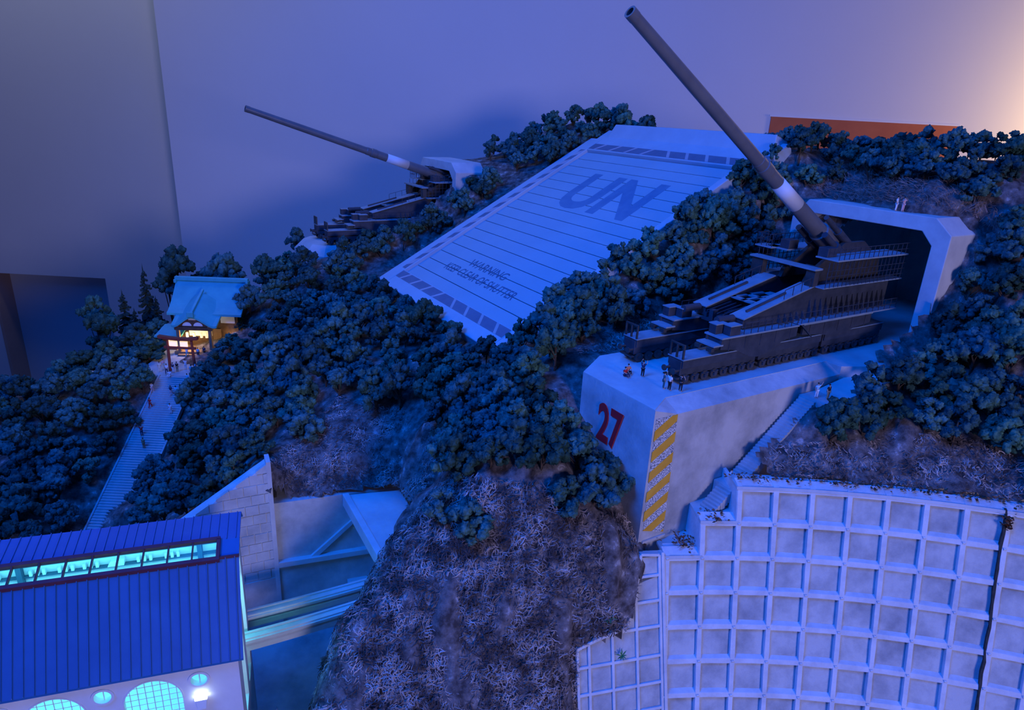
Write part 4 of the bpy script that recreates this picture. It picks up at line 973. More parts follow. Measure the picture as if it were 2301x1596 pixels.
    MB(gr).box(-w - 0.6, w + 0.6, -.2, .2, h - 1.75, h - 1.3).build('tie_beam', TORII, g)
    for x in (-1.2, 0.9): MB(gr).box(x - 0.8, x + 0.7, -.12, .12, h - 1.25, h - 0.15).build('lit_panel', WARM_E, g)
    b = MB(); b.prism([(-74, 121.2), (-56, 121.2), (-54, 150), (-76, 150)], -52.6, -51.98); o = b.build('terrace', STONE); o['kind'] = 'structure'
build_shrine()
point('shrine_lantern_light', SHF((-3.5, -3.0, 3.0)), 0.06, (1.0, 0.66, 0.28), 0.6)
point('shrine_lantern_light', SHF((4.5, -1.2, 3.4)), 0.02, (1.0, 0.66, 0.28), 0.5)

# ------------------------------------------------------------------ trees
def ico_arrays(sub):
    bm = bmesh.new(); bmesh.ops.create_icosphere(bm, subdivisions=sub, radius=1.0)
    v = np.array([q.co[:] for q in bm.verts]); f = np.array([[x.index for x in p.verts] for p in bm.faces]); bm.free(); return v, f
ICO3, ICO2 = ico_arrays(4), ico_arrays(3)
def fast_mesh(name, V, F, m, smooth=True):
    me = bpy.data.meshes.new(name); me.vertices.add(len(V)); me.vertices.foreach_set('co', np.asarray(V, np.float32).ravel())
    k = F.shape[1]; me.loops.add(len(F) * k); me.loops.foreach_set('vertex_index', F.ravel().astype(np.int32))
    me.polygons.add(len(F)); me.polygons.foreach_set('loop_start', np.arange(0, len(F) * k, k, dtype=np.int32))
    me.update(calc_edges=True)
    if smooth: me.polygons.foreach_set('use_smooth', np.ones(len(F), bool))
    me.materials.append(m); return me
def crown_mesh(seed, ico, lobes, clumps, tall=1.0):
    g = np.random.default_rng(seed); Vs = []; Fs = []; off = 0
    L = [np.array([0, 0, 3.6 * tall])]
    for k in range(lobes):
        a = 2 * math.pi * k / lobes + g.uniform(-.4, .4); L.append(np.array([math.cos(a) * g.uniform(.8, 1.45), math.sin(a) * g.uniform(.8, 1.45), g.uniform(1.6, 3.3) * tall]))
    for c in L:
        for q in range(clumps):
            d = g.normal(size=3); d /= np.linalg.norm(d); d[2] = abs(d[2]) * 0.9 - 0.15 if g.random() < .75 else d[2]
            p = c + d * g.uniform(.45, 1.12); R = g.uniform(.27, .50)
            v, f = ico; sc = np.array([g.uniform(.85, 1.2), g.uniform(.85, 1.2), g.uniform(.75, 1.05)])
            lump = 1 + 0.15 * np.sin(v @ g.normal(size=3) * 4 + g.uniform(0, 6)) + 0.12 * np.sin(v @ g.normal(size=3) * 8 + g.uniform(0, 6))
            gr = 1 + g.normal(size=len(v)) * 0.15
            Vs.append(v * (R * lump * gr)[:, None] * sc + p); Fs.append(f + off); off += len(v)
    return np.concatenate(Vs), np.concatenate(Fs)
CROWN = [fast_mesh('crown', *crown_mesh(100 + k, ICO2, 4 + k % 2, 11, 0.92 + 0.07 * (k % 4)), LEAF) for k in range(10)]
def trunk_mesh(seed):
    g = random.Random(seed); b = MB(); b.tube([(0, 0, -0.8), (g.uniform(-.1, .1), g.uniform(-.1, .1), 1.2), (g.uniform(-.2, .2), g.uniform(-.2, .2), 3.0)], [.2, .15, .08], 6)
    for k in range(4):
        a = g.uniform(0, 6.28); b.tube([(0, 0, 0.9 + .25 * k), (math.cos(a) * .9, math.sin(a) * .9, 1.9 + .3 * k)], [.08, .04], 5)
    V = np.array(b.v); me = bpy.data.meshes.new('trunk'); me.from_pydata(V.tolist(), [], b.f); me.materials.append(BARK); return me
TRUNK = [trunk_mesh(k) for k in range(4)]
def conifer_mesh(seed):
    g = np.random.default_rng(seed); V = []; F = []
    for t in range(17):
        z = 1.0 + t * 0.52; R = 2.3 * (1 - t / 17.5) + 0.12; n = 13 if t < 10 else 9
        for k in range(n):
            a = 2 * math.pi * (k + g.uniform(-.5, .5)) / n; r = R * g.uniform(.55, 1.15); w = 0.16 + 0.10 * R; z = 1.0 + t * 0.52 + g.uniform(-.3, .3)
            d = np.array([math.cos(a), math.sin(a), 0]); s = np.array([-d[1], d[0], 0]); o = len(V)
            for q, (fr, ww, dz) in enumerate(((0, .5, .28), (.55, 1.0, .02), (.8, .8, -.14), (1.05, .05, -.12))):
                c = d * r * fr + np.array([0, 0, z + dz * R * .6]); V += [c - s * w * ww, c + s * w * ww, c + np.array([0, 0, .16 + .05 * R])]
            for q in range(3):
                i = o + q * 3; F += [(i, i + 1, i + 4, i + 3), (i, i + 3, i + 5, i + 2), (i + 1, i + 2, i + 5, i + 4)]
    V.append((0, 0, 10.3)); o = len(V) - 1
    V += [(.12, 0, 9.3), (-.06, .1, 9.3), (-.06, -.1, 9.3)]; F += [(o, o + 1, o + 2, o + 2), (o, o + 2, o + 3, o + 3), (o, o + 3, o + 1, o + 1)]
    me = bpy.data.meshes.new('conifer_foliage'); me.from_pydata([tuple(v) for v in V], [], [tuple(dict.fromkeys(f)) for f in F]); me.materials.append(LEAF_C); return me
CONIF = [conifer_mesh(k) for k in range(3)]
NTREE = 0
def tree(x, y, z, scale, rot, label, group, kind='broad', tall=1.0, var=None):
    global NTREE
    nm = 'tree' if kind == 'broad' else 'conifer'
    r = bpy.data.objects.new(nm, None); COL.objects.link(r); r.location = wpt((x, y, z)); r.rotation_euler = (0, 0, rot); r.scale = (scale * CM, scale * CM, scale * CM * tall); r.empty_display_size = 1
    tag(r, label, nm if kind == 'broad' else 'tree', group)
    v = NTREE if var is None else var
    c = bpy.data.objects.new('crown', (CROWN if kind == 'broad' else CONIF)[v % (10 if kind == 'broad' else 3)]); COL.objects.link(c); c.parent = r
    t = bpy.data.objects.new('trunk', TRUNK[v % 4]); COL.objects.link(t); t.parent = r
    NTREE += 1; return r
ZONES = {
 'left': ('bushy dark green model tree on the slope left of the stone stairway', [[(0, 840), (100, 805), (168, 800), (180, 760), (300, 770), (340, 790), (345, 850), (330, 880), (250, 1090), (212, 1180), (0, 1225)]]),
 'centre': ('bushy dark green model tree in the dense wood below the shutter', [[(560, 620), (640, 560), (700, 610), (760, 600), (870, 640), (1000, 700), (1150, 765), (1240, 720), (1290, 770), (1240, 840), (1230, 940), (1000, 950), (960, 900), (880, 900), (770, 870), (720, 890), (700, 960), (640, 960), (600, 960), (560, 1020), (430, 1140), (300, 1165), (270, 1150), (345, 1040), (350, 950), (400, 900), (440, 830), (520, 760), (560, 720)]]),
 'spur': ('bushy dark green model tree on top of the rocky spur beside the numbered platform', [[(1000, 955), (1235, 945), (1290, 960), (1340, 1010), (1395, 1060), (1385, 1120), (1320, 1150), (1260, 1120), (1240, 1040), (1150, 1045), (1080, 1035), (990, 1030)], [(985, 1120), (1075, 1105), (1070, 1165), (1000, 1180)]]),
 'mid': ('bushy dark green model tree on the bank between the shutter and the numbered gun', [[(1190, 745), (1250, 670), (1330, 620), (1410, 560), (1500, 480), (1600, 400), (1670, 365), (1740, 430), (1790, 450), (1760, 490), (1700, 560), (1660, 630), (1540, 670), (1440, 715), (1300, 745)]]),
 'mound': ('bushy dark green model tree on the knoll behind the low gun', [[(1075, 320), (1090, 280), (1170, 245), (1260, 240), (1400, 265), (1460, 282), (1370, 290), (1310, 325), (1240, 350), (1180, 365), (1120, 350)], [(1540, 268), (1580, 268), (1580, 292), (1540, 292)]]),
 'ridge': ('bushy dark green model tree on the ridge above the wide bunker portal', [[(1715, 300), (1780, 285), (1870, 275), (2040, 270), (2230, 290), (2301, 310), (2301, 480), (2240, 440), (2160, 420), (2050, 385), (1900, 375), (1810, 395), (1770, 420), (1725, 350)]]),
 'right': ('bushy dark green model tree on the slope right of the wide bunker portal', [[(2240, 500), (2330, 480), (2330, 1010), (2230, 1000), (2150, 960), (2050, 955), (1960, 975), (1850, 990), (1800, 985), (1850, 950), (1915, 910), (1935, 850), (2010, 815), (2090, 800), (2150, 720), (2200, 600)]]),
 'gun2': ('bushy dark green model tree in the strip between shutter and low gun', [[(745, 575), (800, 545), (900, 510), (960, 470), (1010, 440), (1060, 405), (1105, 395), (1100, 425), (1000, 490), (900, 540), (800, 585), (750, 600)], [(655, 505), (700, 500), (700, 545), (655, 550)]]),
}
def scatter_trees():
    g = np.random.default_rng(21)
    C = np.stack([g.uniform(-125, 112, 90000), g.uniform(48, 190, 90000)], 1)
    Z = np.zeros(len(C)); Z[:] = hgt(C[:, 0], C[:, 1])
    pj = proj(np.stack([C[:, 0], C[:, 1], Z + 2.6], 1))
    ok = (pj[:, 0] > -60) & (pj[:, 0] < 2360) & (pj[:, 1] > 150) & (pj[:, 1] < 1300)
    H = hole(C[:, 0], C[:, 1]); 
    for dx, dy in ((1.6, 0), (-1.6, 0), (0, 1.6), (0, -1.6)): H |= hole(C[:, 0] + dx, C[:, 1] + dy)
    kx = (C[:, 1] - ST_BOT[1]) / (ST_TOP[1] - ST_BOT[1])
    H |= (np.abs(C[:, 0] + 65.4) < 5.0) & (kx > -0.1) & (kx < 1.15)
    H |= (C[:, 0] > -77) & (C[:, 0] < -54.5) & (C[:, 1] > 120.5) & (C[:, 1] < 152)
    sp = inpoly(C[:, 0], C[:, 1], st_poly([(59, -50), (95, -50), (95, -44.5), (59, -44.5)])); H |= sp
    H |= inpoly(C[:, 0], C[:, 1], st_poly([(38, -170), (84, -170), (84, -148.5), (38, -148.5)]))
    H |= inpoly(C[:, 0], C[:, 1], st_poly([(52, -73), (100, -76), (100, -60), (52, -60)]))
    H |= inpoly(C[:, 0], C[:, 1], [tuple(SH((u, t, 0))[:2]) for u, t in ((-7, -28.0), (62, -28.0), (62, 24.8), (-7, 24.8))])
    ok &= ~H
    zone = np.full(len(C), '', dtype=object)
    for zn, (lb, polys) in ZONES.items():
        for p in polys: zone[inpoly(pj[:, 0], pj[:, 1], p) & (zone == '')] = zn
    ok &= zone != ''
    idx = np.where(ok)[0]
    # visible from the viewing side: march towards the eye over the terrain
    P = np.stack([C[idx, 0], C[idx, 1], Z[idx] + 4.0], 1); vis = np.ones(len(idx), bool)
    for k in np.linspace(0.35, 0.97, 26):
        Q = P * k; vis &= Q[:, 2] > hgt(Q[:, 0], Q[:, 1]) + (0.8 if k < 0.93 else -1.0)
    idx = idx[vis]
    spacing = {'left': 4.0, 'centre': 3.85, 'spur': 2.7, 'mid': 2.9, 'mound': 4.0, 'ridge': 3.7, 'right': 3.2, 'gun2': 3.2}
    chosen = []
    for i in idx:
        s = spacing[zone[i]]; c = C[i]
        if all((c[0] - q[0]) ** 2 + (c[1] - q[1]) ** 2 + 0.6 * (Z[i] - q[2]) ** 2 > s * s for q in chosen): chosen.append((c[0], c[1], Z[i], zone[i]))
    # keep the trees that some part of the viewing side can see: paint crowns front to back on a coarse raster
    scl = {'left': 1.25, 'centre': 1.2, 'spur': 1.15, 'mid': 1.2, 'mound': 1.12, 'ridge': 1.0, 'right': 1.2, 'gun2': 1.1}
    ras = np.zeros((210, 310), bool); keep = []; yy, xx = np.mgrid[0:210, 0:310]
    for c in sorted(chosen, key=lambda q: np.array([q[0], q[1], q[2]]) @ _F):
        P = np.array([c[0], c[1], c[2] + 1.9 * scl[c[3]]]); u, v = proj(P) / 8 + 2; R = 2.0 * scl[c[3]] * FPX / (P @ _F) / 8
        m = ((xx - u) ** 2 + (yy - v) ** 2) < R * R
        if m.sum() and (m & ~ras).sum() > 0.2 * m.sum(): keep.append(c)
        ras |= m
    chosen = keep
    cnt = {}
    for x, y, z, zn in chosen:
        cnt[zn] = cnt.get(zn, 0) + 1
        sc = scl[zn] * g.uniform(.82, 1.2)
        tree(x, y, z - 0.65 * sc, sc, g.uniform(0, 6.28), ZONES[zn][0], {'left': 'trees left of the stairway', 'centre': 'trees of the wood below the shutter', 'spur': 'trees on the rocky spur', 'mid': 'trees between shutter and numbered gun', 'mound': 'trees on the knoll', 'ridge': 'trees on the ridge', 'right': 'trees right of the portal', 'gun2': 'trees beside the low gun'}[zn], tall=g.uniform(.98, 1.28))
    print('TREES', len(chosen), cnt)
scatter_trees()
def top_tree(px, py, Y, wpx, label, group=None, kind='broad', var=0, rot=0.0):
    P = px_y(px, py, Y); z0 = hg(P[0], P[1]); h = P[2] - z0; d = P @ _F; w = wpx * d / FPX
    base = (4.2, 4.9) if kind == 'broad' else (4.6, 10.3)
    sc = w / base[0]; tl = h / (base[1] * sc); ex = 0.0
    if kind == 'broad' and tl > 1.3: ex = h / (sc * 1.3) - base[1]; tl = 1.3
    o = tree(P[0], P[1], z0 - 0.1, sc, rot, label, group, kind, tall=tl, var=var)
    if ex:
        for c in o.children:
            if c.name.startswith('crown'): c.location.z = ex
            else: c.scale.z = (ex + 2.5) / 2.5
G = 'conifers beside the shrine'
top_tree(318, 590, 149, 84, 'tall slim dark conifer left of the shrine roof', G, 'conifer', 0)
top_tree(272, 648, 144, 88, 'shorter dark conifer at the edge of the left wood near the shrine', G, 'conifer', 1)
top_tree(541, 700, 139, 34, 'very small conifer right in front of the shrine eave', G, 'conifer', 2)
top_tree(348, 662, 146, 76, 'short wide conifer between the slim conifer and the shrine', G, 'conifer', 2)
top_tree(300, 690, 141, 80, 'stout dark conifer in front of the slim conifer', G, 'conifer', 0, 1.0)
top_tree(345, 705, 139, 72, 'bushy tree filling the gap left of the shrine side roof', 'tall trees of the left wood', var=5, rot=1.3)
top_tree(255, 745, 135, 86, 'bushy tree below the shorter conifer', 'tall trees of the left wood', var=0, rot=0.4)
top_tree(330, 765, 130, 70, 'low bushy tree left of the torii gate', 'tall trees of the left wood', var=3, rot=2.2)
top_tree(545, 760, 128, 70, 'low bushy tree right of the shrine forecourt', 'trees right of the shrine', var=2, rot=0.7)
top_tree(492, 770, 127, 62, 'low bushy tree at the right edge of the forecourt', 'trees right of the shrine', var=6, rot=1.9)
top_tree(450, 590, 160, 80, 'dark leafy tree peeking over the shrine ridge', 'tall trees behind the shrine', var=8, rot=1.1)
top_tree(392, 556, 158, 88, 'big leafy tree standing behind the left end of the shrine roof', 'tall trees behind the shrine', var=3)
top_tree(372, 590, 156, 60, 'narrow leafy tree next to the slim conifer behind the shrine', 'tall trees behind the shrine', var=6)
top_tree(497, 552, 158, 84, 'rounded leafy tree rising behind the middle of the shrine roof', 'tall trees behind the shrine', var=1, rot=1)
top_tree(207, 655, 142, 70, 'tall ragged leafy tree in front of the wall niche', 'tall trees of the left wood', var=4)
top_tree(225, 702, 137, 78, 'leafy tree under the tall ragged tree near the wall niche', 'tall trees of the left wood', var=7, rot=2)
top_tree(305, 725, 134, 90, 'broad leafy tree between conifer and stairway top', 'tall trees of the left wood', var=2)
top_tree(590, 560, 150, 60, 'leafy tree at the hill shoulder right of the shrine', 'trees right of the shrine', var=5)
top_tree(555, 625, 141, 60, 'leafy tree touching the right edge of the shrine roof', 'trees right of the shrine', var=8)
top_tree(520, 745, 131, 56, 'low leafy tree covering the right foot of the shrine', 'trees right of the shrine', var=9)

# ------------------------------------------------------------------ people
SKIN = mat('skin', (0.62, 0.38, 0.28), 0.7); HAIR = mat('hair', (0.02, 0.015, 0.012), 0.7)
CLOTH = {}
def cloth(n, c): CLOTH[n] = mat('cloth_' + n, c, 0.9)
for n, c in (('white', (0.85, 0.85, 0.88)), ('black', (0.02, 0.02, 0.025)), ('navy', (0.03, 0.04, 0.09)), ('teal', (0.03, 0.12, 0.14)), ('red', (0.55, 0.03, 0.03)), ('orange', (0.75, 0.22, 0.10)), ('pink', (0.80, 0.50, 0.50)), ('sky', (0.35, 0.65, 0.80)), ('khaki', (0.40, 0.33, 0.20)), ('cream', (0.85, 0.75, 0.60))): cloth(n, c)
def skin_mesh(name, verts, edges, radii, root=0, sub=1):
    me = bpy.data.meshes.new(name); me.from_pydata(verts, edges, [])
    o = bpy.data.objects.new(name, me); COL.objects.link(o)
    m = o.modifiers.new('skin', 'SKIN'); m.use_smooth_shade = True
    if not me.skin_vertices:
        return None
    for i, v in enumerate(me.skin_vertices[0].data): v.radius = radii[i]; v.use_root = (i == root)
    o.modifiers.new('sub', 'SUBSURF').levels = sub
    bpy.context.view_layer.update()
    ev = o.evaluated_get(bpy.context.evaluated_depsgraph_get()); out = bpy.data.meshes.new_from_object(ev); out.name = name
    COL.objects.unlink(o); bpy.data.objects.remove(o); return out
def pose_pts(pose):
    p = dict(pel=(0, 0, .95), che=(0, .01, 1.28), nek=(0, 0, 1.48), hed=(0, -.02, 1.58), top=(0, -.01, 1.70))
    for s, n in ((-1, 'L'), (1, 'R')):
        p['sh' + n] = (s * .19, 0, 1.42); p['el' + n] = (s * .26, .02, 1.14); p['ha' + n] = (s * .25, -.08, .90); p['fi' + n] = (s * .24, -.12, .80)
        p['hi' + n] = (s * .10, 0, .90); p['kn' + n] = (s * .11, -.02, .50); p['an' + n] = (s * .12, .02, .09); p['to' + n] = (s * .14, -.17, .03)
    def arm(n, e, h): p['el' + n] = e; p['ha' + n] = h; d = np.array(h) - np.array(e); p['fi' + n] = tuple(np.array(h) + d / np.linalg.norm(d) * .1)
    if pose == 'arms_up':
        arm('L', (-.36, -.10, 1.55), (-.28, -.22, 1.80)); arm('R', (.36, -.10, 1.55), (.28, -.22, 1.80))
    if pose == 'photo':
        arm('L', (-.34, -.14, 1.30), (-.12, -.26, 1.55)); arm('R', (.36, -.14, 1.32), (.12, -.26, 1.57))
    if pose == 'wave': arm('R', (.40, 0, 1.52), (.50, -.02, 1.82))
    if pose == 'point': arm('R', (.42, -.10, 1.42), (.62, -.2, 1.58))
    if pose == 'walk':
        p['knL'] = (-.11, -.20, .52); p['anL'] = (-.12, -.22, .09); p['toL'] = (-.13, -.40, .04); p['anR'] = (.12, .26, .11); p['toR'] = (.13, .10, .03); arm('L', (-.27, .14, 1.15), (-.25, .10, .92)); arm('R', (.27, -.12, 1.16), (.24, -.26, .98))
    if pose == 'sit':
        for k in ('pel', 'che', 'nek', 'hed', 'top', 'shL', 'shR', 'elL', 'elR', 'haL', 'haR', 'fiL', 'fiR'): q = p[k]; p[k] = (q[0], q[1], q[2] - .72)
        for s, n in ((-1, 'L'), (1, 'R')): p['hi' + n] = (s * .10, -.02, .16); p['kn' + n] = (s * .16, -.40, .42); p['an' + n] = (s * .14, -.58, .08); p['to' + n] = (s * .15, -.74, .05); arm(n, (s * .28, -.16, .50), (s * .16, -.36, .48))
    return p
POSE = {}
def pose_mesh(pose):
    if pose in POSE: return POSE[pose]
    p = pose_pts(pose); K = list(p); ix = {k: i for i, k in enumerate(K)}
    R = dict(pel=(.15, .11), che=(.165, .115), nek=(.055, .055), hed=(.085, .10), top=(.075, .085))
    for n in 'LR': R.update({'sh' + n: (.075, .07), 'el' + n: (.048, .048), 'ha' + n: (.036, .036), 'fi' + n: (.028, .02), 'hi' + n: (.095, .095), 'kn' + n: (.065, .065), 'an' + n: (.045, .045), 'to' + n: (.04, .03)})
    E = [('pel', 'che'), ('che', 'nek'), ('nek', 'hed'), ('hed', 'top')] + [(a + n, b + n) for n in 'LR' for a, b in (('sh', 'el'), ('el', 'ha'), ('ha', 'fi'), ('hi', 'kn'), ('kn', 'an'), ('an', 'to'))] + [('che', 'shL'), ('che', 'shR'), ('pel', 'hiL'), ('pel', 'hiR')]
    body = skin_mesh('body', [p[k] for k in K], [(ix[a], ix[b]) for a, b in E], [R[k] for k in K], ix['pel'])
    def sub(keys, ed, grow, cut=None):
        q = dict(p)
        if cut:
            for (a, b, t) in cut: q[b] = tuple(np.array(p[a]) * (1 - t) + np.array(p[b]) * t)
        j = {k: i for i, k in enumerate(keys)}
        return skin_mesh('cloth', [q[k] for k in keys], [(j[a], j[b]) for a, b in ed], [(R[k][0] + grow, R[k][1] + grow) for k in keys], 0)
    shirt = sub(['che', 'pel', 'shL', 'shR', 'elL', 'elR'], [('che', 'pel'), ('che', 'shL'), ('che', 'shR'), ('shL', 'elL'), ('shR', 'elR')], .022, [('shL', 'elL', .75), ('shR', 'elR', .75)])
    trs = sub(['pel', 'hiL', 'hiR', 'knL', 'knR', 'anL', 'anR'], [('pel', 'hiL'), ('pel', 'hiR'), ('hiL', 'knL'), ('hiR', 'knR'), ('knL', 'anL'), ('knR', 'anR')], .018)
    t = np.array(p['top']); b = MB(); V, F = ico_arrays(2)
    hv = [tuple(np.array(v) * (.098, .108, .095) + t + np.array((0, .025, .015))) for v in V]
    hair = bpy.data.meshes.new('hair'); hair.from_pydata(hv, [], [tuple(f) for f in F])
    POSE[pose] = (body, shirt, trs, hair); return POSE[pose]
def person(P, face, pose, shirt, pants, label, group=None, h=2.15):
    r = bpy.data.objects.new('person', None); COL.objects.link(r); r.location = wpt(P); k = h / 1.75 * CM; r.scale = (k, k, k); r.rotation_euler = (0, 0, face)
    tag(r, label, 'person', group)
    for nm, me, m in zip(('body', 'shirt', 'trousers', 'hair'), pose_mesh(pose), (SKIN, CLOTH[shirt], CLOTH[pants], HAIR)):
        if me is None: continue
        if not me.materials: me.materials.append(m)
        o = bpy.data.objects.new(nm, me); COL.objects.link(o); o.parent = r; o.material_slots[0].link = 'OBJECT'; o.material_slots[0].material = m
    return r
DZ = -30.92
G = 'visitors on the numbered gun platform'
person(px_z(1404, 846, DZ), 0.6, 'sit', 'red', 'navy', 'tiny person in red top sitting on the numbered platform deck', G)
person(px_z(1411, 839, DZ), 0.2, 'sit', 'orange', 'black', 'tiny person in orange top sitting behind the one in red', G)
person(px_z(1443, 847, DZ), 2.4, 'arms_up', 'navy', 'black', 'tiny person in dark clothes raising both arms before the gun', G)
person(px_z(1490, 874, DZ), 1.5, 'stand', 'teal', 'teal', 'tiny person in dark teal standing beside the one in white shirt', G)
person(px_z(1503, 878, DZ), 2.2, 'wave', 'white', 'black', 'tiny person in white shirt and dark shorts on the platform deck', G)
person(px_z(1528, 880, DZ), 2.4, 'photo', 'black', 'black', 'tiny person in black holding up a camera at the deck edge', G)
G = 'visitors on the side steps'
person(S(78.0, -48.2, -33.58), 0.2, 'wave', 'sky', 'white', 'tiny person in light blue shirt and white trousers at the top of side steps', G)
person(S(79.0, -47.2, -33.58), 0.5, 'stand', 'black', 'khaki', 'tiny person in dark shirt beside the one in light blue', G)
person(S(63.6, -48.2, -42.88), 1.2, 'walk', 'white', 'navy', 'tiny person in white shirt on the landing of the side steps', G)
G = 'visitors on the bunker roof'
person(S(102.2, -57.2, -10.98), 0.8, 'point', 'white', 'white', 'tiny person in white leaning on the bunker portal roof', G)
person(S(102.4, -56.3, -10.98), 0.4, 'photo', 'pink', 'pink', 'tiny person in pale pink on the bunker portal roof', G)
_sn = np.cross(np.array([1.0, 0, 0]), ST_TOP - ST_BOT)
def on_stairs(px, py):
    P = px_pl(px, py, ST_BOT + np.array([0, 0, 0.25]), _sn); n = 64; k = math.floor((P[1] - ST_BOT[1]) / (ST_TOP[1] - ST_BOT[1]) * n)
    d = (ST_TOP - ST_BOT) / n; return np.array([P[0], ST_BOT[1] + d[1] * (k + 0.6), ST_BOT[2] + d[2] * (k + 1) + 0.01])
G = 'people on the stone stairway'
for (x, y, po, sh, pa, lb, fc) in ((341, 884, 'walk', 'white', 'pink', 'tiny person in white top near the left kerb of the stone stairway', 3.1), (338, 917, 'walk', 'red', 'red', 'tiny person in red climbing below the one in white', 3.0), (384, 891, 'walk', 'navy', 'pink', 'tiny person in dark top walking with one in white on stairway', 3.1),
        (396, 891, 'walk', 'white', 'pink', 'tiny person in white top walking beside the dark one on stairway', 3.2), (320, 977, 'arms_up', 'red', 'navy', 'tiny person in red with arms raised halfway up the stairway', 0.2), (324, 1006, 'stand', 'orange', 'orange', 'tiny person in orange lowest on the stone stairway', 3.0),
        (384, 928, 'stand', 'white', 'white', 'tiny person all in white by a tree on the stairway edge', 3.1), (421, 864, 'walk', 'white', 'khaki', 'tiny person in white top close under the torii gate', 3.0)):
    person(on_stairs(x, y), fc, po, sh, pa, lb, G)
G = 'people at the torii gate'
for (x, y, po, sh, pa, lb, fc) in ((360, 836, 'stand', 'cream', 'cream', 'tiny person in cream beside the left torii post', 0.3), (368, 830, 'stand', 'pink', 'cream', 'tiny person in pink and cream beside the left torii post', 0.8), (376, 841, 'walk', 'white', 'navy', 'tiny person in white top and dark trousers under the torii', 0.1),
        (382, 846, 'sit', 'white', 'white', 'tiny person in white sitting under the torii', 0.0), (390, 838, 'stand', 'navy', 'white', 'tiny person in dark top and white trousers under the torii', 2.8), (399, 836, 'stand', 'black', 'khaki', 'tiny person in black under the middle of the torii', 3.0),
        (418, 830, 'arms_up', 'white', 'white', 'tiny person in white with arms raised inside the torii', 0.0), (431, 843, 'stand', 'white', 'sky', 'tiny person in white and light blue at the right torii post', 0.6), (440, 838, 'walk', 'sky', 'navy', 'tiny person in light blue passing the right torii post', 2.0),
        (421, 802, 'walk', 'white', 'sky', 'tiny person in white and light blue walking to the shrine porch', 3.1), (446, 803, 'stand', 'sky', 'navy', 'tiny person in light blue standing at the shrine porch step', 3.1), (460, 800, 'stand', 'navy', 'black', 'tiny person in navy standing before the shrine porch', 3.1), (476, 812, 'walk', 'white', 'black', 'tiny person in white top at the right of the shrine forecourt', 1.5)):
    person(px_z(x, y, -51.97), fc, po, sh, pa, lb, G)

# ------------------------------------------------------------------ ground litter, dry brush and small plants
BARE = {'cliff': [[(985, 1060), (1100, 1080), (1240, 1090), (1330, 1160), (1420, 1160), (1435, 1300), (1410, 1410), (1300, 1450), (1300, 1640), (560, 1640), (870, 1220)]],
        'slope': [[(600, 1040), (700, 960), (760, 890), (900, 920), (985, 970), (985, 1050), (900, 1190), (870, 1120), (610, 1140)]],
        'bank': [[(1740, 1000), (1960, 990), (2120, 970), (2310, 1030), (2310, 1150), (2130, 1130), (1900, 1110), (1680, 1100)], [(1280, 740), (1500, 700), (1560, 690), (1450, 790), (1300, 800)]],
        'wild': [[(0, 800), (600, 540), (1200, 300), (2301, 260), (2301, 1100), (1700, 1100), (1200, 1000), (0, 1240)]]}
def fibres(name, zone, n, ln, wd, m, lift, label, seed, up=0.25, dens=None):
    g = np.random.default_rng(seed); N = n * 14
    X = g.uniform(-110, 105, N); Y = g.uniform(38, 165, N)
    if dens: X = g.uniform(dens[0], dens[1], N); Y = g.uniform(dens[2], dens[3], N)
    e = 0.4; Z = hgt(X, Y); zx = (hgt(X + e, Y) - Z) / e; zy = (hgt(X, Y + e) - Z) / e
    pj = proj(np.stack([X, Y, Z], 1)); ok = np.zeros(N, bool)
    for p in (BARE[zone] if isinstance(zone, str) else zone): ok |= inpoly(pj[:, 0], pj[:, 1], p)
    ok &= ~hole(X, Y)
    slope = np.hypot(zx, zy); ok &= g.random(N) < np.clip((1 + slope) / 3.0, 0.25, 1)   # even cover on the steep faces
    i = np.where(ok)[0][:n]; X, Y, Z, zx, zy = X[i], Y[i], Z[i], zx[i], zy[i]; k = len(i)
    nr = np.stack([-zx, -zy, np.ones(k)], 1); nr /= np.linalg.norm(nr, axis=1)[:, None]
    d = g.normal(size=(k, 3)); d -= nr * (d * nr).sum(1)[:, None]; d /= np.linalg.norm(d, axis=1)[:, None]
    d = d + nr * g.uniform(0, up, k)[:, None] * 2; d /= np.linalg.norm(d, axis=1)[:, None]
    sd = np.cross(d, nr); sd /= np.linalg.norm(sd, axis=1)[:, None] + 1e-9
    L = g.uniform(0.5, 1.3, k)[:, None] * ln; W = g.uniform(0.6, 1.4, k)[:, None] * wd
    B = np.stack([X, Y, Z], 1) + nr * (lift + g.uniform(-0.1, 0.45, k)[:, None]); bend = nr * g.uniform(-.3, .5, k)[:, None] * L * .5 + sd * g.uniform(-.5, .5, k)[:, None] * L
    a0 = B - d * L / 2; a1 = B + bend * .5; a2 = B + d * L / 2
    V = np.stack([a0 - sd * W, a0 + sd * W + nr * W, a1 - sd * W, a1 + sd * W + nr * W, a2 - sd * W * .3, a2 + sd * W * .3 + nr * W], 1).reshape(-1, 3)
    o0 = np.arange(k)[:, None] * 6
    F = np.concatenate([o0 + np.array([[0, 1, 3, 2]]), o0 + np.array([[2, 3, 5, 4]])])
    V[:, 2] += EYE
    me = fast_mesh(name, V * CM, F, m, smooth=False); o = bpy.data.objects.new(name, me); COL.objects.link(o); tag(o, label, 'litter', kind='stuff'); return o
fibres('dry_litter', 'cliff', 20000, 0.85, 0.045, FIBRE, 0.25, 'tangled dry brown fibres covering the rocky spur', 1, dens=(-30, 20, 42, 72))
fibres('dry_litter', 'slope', 6000, 0.7, 0.035, FIBRE, 0.05, 'fine dry litter on the bare slope above the pit', 2, dens=(-42, 0, 70, 105))
fibres('dry_litter', 'bank', 5000, 0.7, 0.04, FIBRE, 0.05, 'dry litter on the earth bank above the grid wall', 3, dens=(5, 90, 66, 105))
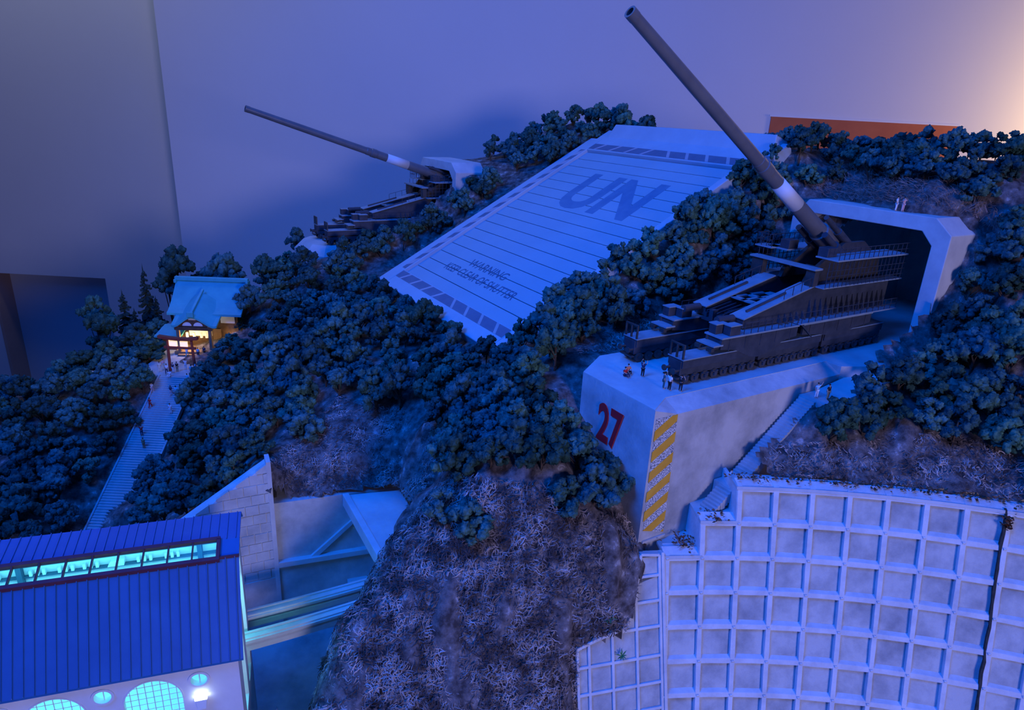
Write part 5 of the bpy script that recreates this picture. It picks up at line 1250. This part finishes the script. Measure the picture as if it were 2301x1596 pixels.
fibres('dry_brush', [[(1790, 400), (1900, 375), (2060, 385), (2200, 440), (2260, 500), (2230, 510), (2140, 475), (1850, 445)]], 6000, 1.7, 0.03, FIBRE2, 0.5, 'purple grey dry brush above the wide bunker portal', 5, up=0.9, dens=(30, 110, 80, 145))
def leaf_plant(name, P, n, L, label, m=GRASS_G, nrm=(0, -0.5, 0.87)):
    r = empty(name, P, label, 'plant'); g = random.Random(len(label)); nrm = np.array(nrm); u = np.cross(nrm, (1, 0, 0)); u /= np.linalg.norm(u); v = np.cross(nrm, u)
    for k in range(n):
        a = 2 * math.pi * k / n + g.uniform(-.2, .2); d = u * math.cos(a) + v * math.sin(a); t = nrm * g.uniform(.35, 1.1) + d; t /= np.linalg.norm(t); s = np.cross(t, nrm); s /= np.linalg.norm(s); l = L * g.uniform(.75, 1.1)
        P0 = np.array(P); b = MB(); w = .09 * L
        b.add([P0 - s * w * .5, P0 + s * w * .5, P0 + t * l * .5 + s * w + nrm * .12 * l, P0 + t * l - nrm * .05, P0 + t * l * .5 - s * w + nrm * .12 * l, P0 + t * l * .5 + nrm * .06 * l], [(0, 1, 2, 5), (5, 2, 3), (0, 5, 4), (5, 3, 4)])
        b.build('leaf', m, r, fix=False)
    return r
def ground_hit(px, py):
    r_ = ray(px, py); lo = None
    for d in np.arange(45, 160, 0.5):
        P = r_ * d
        if P[2] < hg(P[0], P[1]): return P
    return r_ * 80
leaf_plant('spiky_plant', ground_hit(1365, 1388), 13, 1.5, 'small spiky bright green plant at the foot of the rocky spur')
leaf_plant('trailing_plant', cone(0, 4.6) + np.array([-5.6, -1.9, 0.35]), 9, 0.9, 'tiny green plant growing on the small grid panel')
def leaf_pile(P, n, spread, label, seed):
    g = random.Random(seed); b = MB()
    for k in range(n):
        c = np.array(P) + np.array([g.gauss(0, spread[0]), g.gauss(0, spread[1]), abs(g.gauss(0, spread[2]))]); a = g.uniform(0, 3.14); l = g.uniform(.12, .3); t = g.uniform(-.1, .1)
        u = np.array([math.cos(a), math.sin(a), g.uniform(-.5, .5)]) * l; v = np.array([-math.sin(a), math.cos(a), g.uniform(-.5, .5)]) * l * .6
        b.add([c - u, c + v, c + u, c - v + (0, 0, .06)], [(0, 1, 2), (0, 2, 3)])
    tag(b.build('fallen_leaves', LEAFLIT, fix=False), label, 'leaves', kind='stuff')
leaf_pile(S(59.6, -46.6, -45.4), 90, (.7, .7, .25), 'heap of brown fallen leaves at the foot of the side steps', 1)
leaf_pile(cone(0.6, 1.9, -2.0), 90, (.8, .8, .25), 'brown fallen leaves on the lower wall coping', 2)
leaf_pile(cone(8.95, 0.35, 0.25), 110, (.25, .2, .8), 'reddish creeper hanging over the joint of the grid wall', 3)
for k, c in enumerate(np.linspace(2.4, 12, 9)): leaf_pile(cone(c, -0.12, -1.2), 60, (1.6, .5, .2), 'brown fallen leaves lying along the top of the grid wall', 10 + k)
